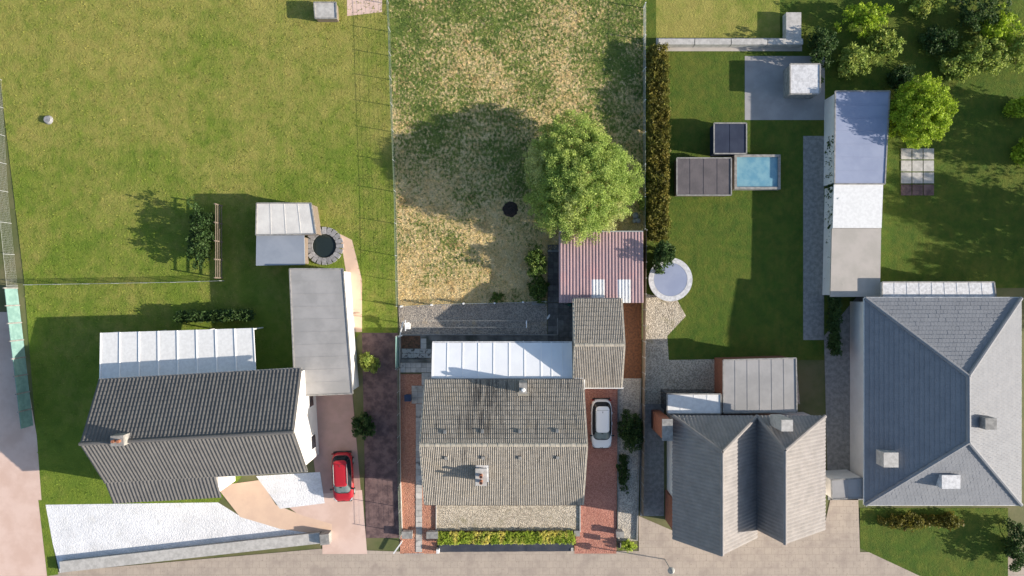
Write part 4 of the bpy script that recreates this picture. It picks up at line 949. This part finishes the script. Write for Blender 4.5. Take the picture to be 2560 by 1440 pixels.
mesh_fence('garden_fence', 'grey wire fence crossing the left lawn above the hedge', [P(80, 712), P(440, 706), P(560, 702)], 1.0, 2.8, m_galv, m_galv)
t = thing('panel_fence', 'teal panelled fence beside the far left driveway', 'fence', P(60, 890))
for i in range(8):
    f0, f1 = i / 8, (i + 1) / 8; a = P(44, 720).lerp(P(84, 1065), f0); c = P(44, 720).lerp(P(84, 1065), f1)
    b = MB(); b.bar(a.lerp(c, .04) + Vector((0, 0, .8)), a.lerp(c, .96) + Vector((0, 0, .8)), .04, 1.5); obj('fence_panel', b, m_teal, t)
    b = MB(); b.box(a + Vector((0, 0, .85)), (.1, .1, 1.7)); obj('post', b, m_concd, t)
mesh_fence('boundary_fence', 'grey wire fence at the far left edge of the green lawn', [P(4, 200), P(20, 480), P(44, 715)], 1.3, 2.6, m_galv, m_galv, prad=.035, wr=.004)
flat_building('compost_box', 'pale lidded box at the top edge of the left lawn', [(785, 6), (840, 6), (842, 46), (788, 46)], .9, m_conc, m_wood, 'box')
b = MB(); b.cyl(P(122, 300), .4, .0, .25, 14, .3); tag(obj('lawn_stone', b, m_stone), 'pale round stone lying on the left lawn', 'stone')

# ------------------------------------------------------------------ right neighbours
patch('right_lawn', [(1618, -420), (2600, -420), (3000, -300), (3000, 720), (2200, 720), (2070, 900), (1612, 900), (1612, 100)], m_green2, .002)
patch('right_top_lawn', [(1640, -420), (1950, -420), (1950, 95), (1640, 95)], m_green, .005)
patch('right_terrace', [(1862, 140), (2062, 140), (2062, 300), (1862, 300)], m_greyfelt, .006)
patch('right_garden_path', rect(2008, 340, 2060, 850), m_concd, .006)
patch('right_curved_path', [(1612, 735), (1690, 745), (1715, 790), (1668, 840), (1672, 900), (1990, 895), (2000, 1010), (1612, 1010)], m_palegrav, .006)
patch('right_side_path', rect(1600, 1010, 1660, 1290), m_concd, .006)
patch('right_forecourt', [(1597, 1290), (1690, 1330), (2060, 1320), (2080, 1230), (2145, 1230), (2150, 1385), (1597, 1385)], m_pav, .006)
patch('right_gap', [(2060, 840), (2160, 720), (2200, 1250), (2070, 1250)], m_concd, .006)
patch('right_front_lawn', [(2150, 1270), (2520, 1270), (2520, 1470), (2300, 1440), (2150, 1370)], m_green2, .008)
patch('right_bank', rect(1640, 95, 2005, 128), m_beigeroof, .009)
patch('right_planting', [(2090, -420), (3000, -420), (3000, 190), (2090, 190)], m_green2, .006)
t = thing('garden_wall', 'pale garden wall crossing the top of the right garden', 'wall', P(1820, 114))
for i, (x0, x1) in enumerate(((1642, 1730), (1732, 1820), (1822, 1910), (1912, 1998))):
    b = MB(); b.bar(P(x0, 112) + Vector((0, 0, .4)), P(x1, 112) + Vector((0, 0, .4)), .5, .8); obj('wall_section', b, m_conc, t)
b = MB(); t2_ = thing('garden_wall', 'pale grey block wall return at the terrace corner', 'wall', P(1975, 75)); b.bar(P(1975, 40) + Vector((0, 0, .4)), P(1975, 105) + Vector((0, 0, .4)), 1.3, .8); obj('wall_section', b, m_conc, t2_)
flat_building('garden_store', 'pale grey garden store on the right terrace', [(1975, 160), (2050, 160), (2050, 235), (1975, 235)], 1.6, m_lead, m_concd, 'shed')
flat_building('pump_cover', 'dark navy covered stack beside the brown box roof', [(1785, 308), (1866, 308), (1866, 384), (1785, 384)], 1.4, m_bluedark, m_bluedark, 'cover')
flat_building('pool_house', 'low brown felt-roofed box joined to the blue pool', [(1692, 395), (1828, 395), (1828, 488), (1692, 488)], 1.3, m_boxroof, m_wood, 'shed')
t = thing('pool', 'small pale blue pool with grey rim on the right lawn', 'pool', P(1885, 432))
b = MB(); b.prism(W(rect(1836, 396, 1938, 470)), .0, .55); obj('water', b, m_pool, t)
for q in (rect(1830, 390, 1944, 396), rect(1830, 470, 1944, 476), rect(1830, 396.2, 1836, 469.8), rect(1938, 396.2, 1944, 469.8)):
    b = MB(); b.prism(W(q), 0, .68); obj('rim', b, m_concd, t)
t = thing('trampoline', 'round grey trampoline at the edge of the right lawn', 'trampoline', P(1676, 700)); p = P(1672, 699)
b = MB(); b.cyl(p, 1.45, .66, .68, 32); obj('mat', b, m_bluegrey, t)
b = MB(); k = 40; vs = [(p.x + r_ * math.cos(2 * math.pi * i / k), p.y + r_ * math.sin(2 * math.pi * i / k), z) for r_, z in ((1.46, .69), (1.9, .69), (1.9, .62), (1.46, .62)) for i in range(k)]
b.add(vs, [(j * k + i, j * k + (i + 1) % k, ((j + 1) % 4) * k + (i + 1) % k, ((j + 1) % 4) * k + i) for j in range(4) for i in range(k)]); obj('edge_pad', b, m_lead, t)
for i in range(6):
    a_ = i * math.pi / 3; b = MB(); b.cyl((p.x + 1.8 * math.cos(a_), p.y + 1.8 * math.sin(a_)), .03, 0, .62, 6); obj('leg', b, m_galv, t)
t = flat_building('outbuilding', 'long outbuilding with blue-grey, white and beige roof sections', [(2088, 228), (2224, 228), (2212, 460), (2086, 460)], 2.2, m_bluegrey, m_wwall, 'outbuilding')
b = MB(); b.prism(W([(2085, 461), (2208, 461), (2204, 570), (2082, 570)], 2.18), 2.04, 2.18); obj('roof', b, m_white, t)
b = MB(); b.prism(W([(2080, 571), (2203, 571), (2200, 742), (2076, 742)], 2.14), 2.0, 2.14); obj('roof', b, m_beigeroof, t)
b = MB(); b.prism(W([(2090, 463), (2203, 463), (2195, 738), (2084, 738)], 2.1), 0, 1.99); obj('wall', b, m_wwall, t)
flat_building('outhouse', 'pale grey low flat roof linking to the big hip-roofed house', [(2205, 705), (2485, 705), (2490, 748), (2205, 748)], 2.7, m_lead, m_wwall, 'outhouse')
# timber-gabled house
def hip_poly(t, name, pts, mat, th=.12, wave=.045):
    mb = MB(); mb.slab(pts, th); o = obj(name, mb, mat, t); tile_skin(o, pts, mat, wave=wave); return o
th_ = thing('house', 'neighbouring house with two parallel brown-grey gables right of the driveway', 'house', P(1850, 1200))
ze, zr = 3.5, 7.15
X0 = P(1682, 0, ze).x; XV = P(1892, 0, 3.5).x; X1 = P(2062, 0, ze).x; Rg1 = P(1805, 0, zr).x; Rg2 = P(1962, 0, zr - .5).x
YN = P(0, 1040, ze).y; YS1 = P(0, 1345, ze).y; YS2 = P(0, 1325, ze).y; YH = P(0, 1130, zr).y; zr2 = zr - .5; zv = ze
mb = MB(); mb.prism([(X0 + .3, YS1 + .3), (XV, YS1 + .3), (XV, YN - .3), (X0 + .3, YN - .3)], 0, ze - .05); mb.prism([(XV + .002, YS2 + .3), (X1 - .3, YS2 + .3), (X1 - .3, YN - .3), (XV + .002, YN - .3)], 0, ze - .05); obj('wall', mb, m_wwall, th_)
hip_poly(th_, 'roof', [(X0, YN, ze), (X0, YS1, ze), (Rg1, YS1, zr), (Rg1, YH, zr)], m_slateT)
hip_poly(th_, 'roof', [(Rg1, YS1, zr), (XV, YS1, zv), (XV, YN, zv), (Rg1, YH, zr)], m_slateT)
hip_poly(th_, 'roof', [(X0, YN, ze), (Rg1, YH, zr), (XV, YN, zv)], m_slateT)
hip_poly(th_, 'roof', [(XV, YN, zv), (XV, YS2, zv), (Rg2, YS2, zr2), (Rg2, YH, zr2)], m_slateT)
hip_poly(th_, 'roof', [(Rg2, YS2, zr2), (X1, YS2, ze), (X1, YN, ze), (Rg2, YH, zr2)], m_slateT)
hip_poly(th_, 'roof', [(XV, YN, zv), (Rg2, YH, zr2), (X1, YN, ze)], m_slateT)
for (xa, xr, xb, y, za, zt, zb) in ((X0, Rg1, XV, YS1, ze, zr, zv), (XV, Rg2, X1, YS2, zv, zr2, ze)):
    mb = MB(); y += .25; mb.add([(xa + .1, y, za - .2), (xb - .1, y, zb - .2), (xr, y, zt - .18), (xa + .1, y + .15, za - .2), (xb - .1, y + .15, zb - .2), (xr, y + .15, zt - .18)], [(0, 1, 2), (5, 4, 3), (0, 3, 4, 1), (1, 4, 5, 2), (2, 5, 3, 0)]); obj('gable', mb, m_wwall, th_)
for a_, b2_ in (((X0, YN, ze), (Rg1, YH, zr)), ((XV, YN, ze), (Rg1, YH, zr)), ((XV, YN, ze), (Rg2, YH, zr2)), ((X1, YN, ze), (Rg2, YH, zr2))):
    mb = MB(); mb.tube([(a_[0], a_[1], a_[2] + .05), (b2_[0], b2_[1], b2_[2] + .05)], .16, 8); obj('hip_cap', mb, m_slateT, th_)
for x_, zt_, y_ in ((Rg1, zr, YS1), (Rg2, zr2, YS2)):
    mb = MB(); mb.tube([(x_, y_, zt_ + .05), (x_, YH, zt_ + .05)], .15, 8); obj('ridge_cap', mb, m_slateT, th_)
mb = MB(); p = P(1668, 1065, 4.6); mb.box((p.x, p.y - .3, 2.3), (.7, 1.6, 4.6)); c_ = obj('chimney', mb, m_brick, th_)
mb = MB(); mb.box((p.x, p.y - .3, 4.66), (.86, 1.76, .12)); obj('chimney_cap', mb, m_concd, c_)
mb = MB(); p = P(1688, 1295, 3.5); mb.box((p.x + .2, p.y, 1.75), (.5, 2.6, 3.5)); obj('brick_bay', mb, m_brick, th_)
mb = MB(); p = P(1972, 1066, 6.9); mb.box((p.x, p.y, 5.4), (.9, .9, 2.4)); c_ = obj('chimney', mb, m_conc, th_)
flat_building('conservatory', 'small conservatory with bright white roof behind the twin-gabled house', [(1668, 985), (1802, 985), (1802, 1034), (1668, 1034)], 2.9, m_white, m_glass, 'conservatory')
flat_building('rear_extension', 'pale grey flat-roofed extension between lawn and the twin-gabled house', [(1808, 900), (1990, 895), (1992, 1030), (1808, 1032)], 2.9, m_greyfelt, m_brick, 'extension')
flat_building('garden_table', 'low tan table in front of the white conservatory', [(1832, 1034.5), (1900, 1034.5), (1900, 1038), (1832, 1038)], 2.85, m_peach, m_wood, 'table') if False else None
# big hip-roofed house
hh = thing('house', 'large grey hip-roofed house at the far right', 'house', P(2350, 1020))
ze, zr = 3.2, 5.9
a, b_, c, d = P(2160, 742, ze), P(2552, 750, ze), P(2552, 1290, ze), P(2165, 1245, ze); c.y = d.y = P(0, 1262, ze).y; a.y = b_.y = P(0, 745, ze).y; a.x = d.x = P(2162, 0, ze).x
r0_, r1_ = P(2420, 940, zr), P(2412, 1105, zr); r1_.x = r0_.x
mb = MB(); mb.prism([(a.x + .35, c.y + .35), (c.x - .35, c.y + .35), (c.x - .35, a.y - .35), (a.x + .35, a.y - .35)], 0, ze - .02); obj('wall', mb, m_wwall, hh)
V3 = lambda v: tuple(v)
hip_poly(hh, 'roof', [V3(a), V3(d), V3(r1_), V3(r0_)], m_slateH, wave=0); hip_poly(hh, 'roof', [V3(a), V3(r0_), V3(b_)], m_slateH, wave=0)
hip_poly(hh, 'roof', [V3(r0_), V3(r1_), V3(c), V3(b_)], m_slateH, wave=0); hip_poly(hh, 'roof', [V3(d), V3(c), V3(r1_)], m_slateH, wave=0)
for u, v in ((a, r0_), (b_, r0_), (c, r1_), (d, r1_), (r0_, r1_)):
    mb = MB(); mb.tube([V3(u + Vector((0, 0, .03))), V3(v + Vector((0, 0, .06)))], .17, 8); obj('ridge_cap', mb, m_slateH, hh)
for u, v in ((a, b_), (b_, c), (c, d), (d, a)):
    mb = MB(); mb.bar(u - Vector((0, 0, .08)), v - Vector((0, 0, .08)), .16, .12); obj('gutter', mb, m_white, hh)
for (x, y, z, sx, sy, h_, mt) in ((2228, 1150, 4.7, 1.2, 1.2, 1.6, m_conc), (2378, 1205, 4.9, 1.5, 1.1, 1.5, m_lead), (2478, 1060, 6.1, .9, .9, 2.2, m_concd)):
    p = P(x, y, z); mb = MB(); mb.box((p.x, p.y, z - h_ / 2), (sx, sy, h_)); obj('chimney' if mt is m_concd else 'dormer', mb, mt, hh)
flat_building('porch', 'grey flat porch roof at the front corner of the hip-roofed house', [(2078, 1200), (2160, 1195), (2160, 1245), (2080, 1248)], 2.9, m_greyfelt, m_wwall, 'porch')
# right-hand plants
tree('round_tree', 'round lime-green tree beside the blue-grey outbuilding roof', P(2322, 278), (34.5, 14.7, 2.5), (2.55, 2.95, 2.1), l_lime, 520, 70, .08, 51, crad=.35, trunk=.15, amp=.05)
for (x, y, rx, ry, h_, mt, lab, sd_) in ((2150, 55, 2.0, 1.3, 2.2, l_lime, 'lime-green shrub above the outbuilding at the top', 61), (2120, 165, 1.1, 1.4, 2.0, l_mid, 'green shrub just above the outbuilding end', 62),
        (2440, 150, 2.2, 1.6, 2.2, l_mid, 'spreading green shrub right of the beige planting bed', 63), (2535, 130, 1.4, 1.6, 2.4, l_mid, 'green shrub at the top right corner edge', 64),
        (2420, 40, 2.6, 1.6, 3.0, l_dark, 'dark green bush in the top right planting', 65), (2300, 20, 2.0, 1.2, 2.2, l_mid, 'mid green bush at the top edge right of the lime shrub', 66), (2530, 275, 1.2, .9, 1.4, l_lime, 'yellow-green shrub at the right edge beyond the round tree', 67),
        (2550, 385, .9, 1.1, 1.4, l_lime, 'lower yellow-green shrub at the right edge', 68), (2040, 130, 1.0, 2.0, 2.4, l_dark, 'dark evergreen beside the grey terrace', 69), (2270, 1300, 2.2, .6, .9, l_amber, 'amber shrub against the front of the hip-roofed house', 70), (2365, 1300, .8, .6, .9, l_amber, 'small amber shrub on the front lawn of the hip-roofed house', 71),
        (2520, 1360, 1.0, 2.2, 2.0, l_dark, 'dark bush at the bottom right corner', 72), (2200, 120, 1.6, 1.2, 1.8, l_mid, 'mid green shrub between the lime shrub and the outbuilding', 73), (2330, 110, 1.5, 1.2, 1.6, l_dark, 'dark shrub in the bed above the round lime tree', 74), (2480, 80, 1.6, 1.4, 2.2, l_lime, 'lime shrub at the upper right between dark bushes', 75), (2240, 200, 1.0, .9, 1.3, l_dark, 'small dark shrub at the north end of the outbuilding', 76), (2380, 180, 1.5, 1.0, 1.5, l_mid, 'green shrub directly above the round lime tree', 77)):
    shrub('garden_shrub', lab, x, y, rx, ry, h_, mt, 90, 36, .11, sd_, crad=.35, group='shrubs in the right gardens')
hedge('shade_hedge', 'dark hedge standing in for the shadow along the right side of the garden path', (P(2068, 350), P(2072, 880)), .7, 1.9, l_dark, 50, .1, crad=.26)  # dark leaves fill a strip that is only shadow
t = thing('paving_stack', 'pale grey paved pad beneath the round lime tree', 'paving', P(2292, 430))
for i in range(3):
    for j in range(4):
        b = MB(); b.box(P(2265 + i * 28, 385 + j * 30) + Vector((0, 0, .03)), (.9, .95, .06)); obj('slab', b, m_conc if j < 3 else m_psoil, t)

for i, (x, y, r_, h_) in enumerate(((2760, 380, 3.6, 3.6), (2790, 590, 3.4, 3.4), (2840, 760, 3.2, 3.0))):
    b_ = P(x, y); tree('tall_tree', ('tall dark tree beyond the right edge, farthest up the garden', 'tall dark tree beyond the right edge, middle of three', 'tall dark tree beyond the right edge, nearest the big house')[i], b_, (b_.x, b_.y, h_ + .8), (r_, r_, h_), l_dark, 260, 50, .13, 80 + i, group='trees beyond the right edge', crad=.6)
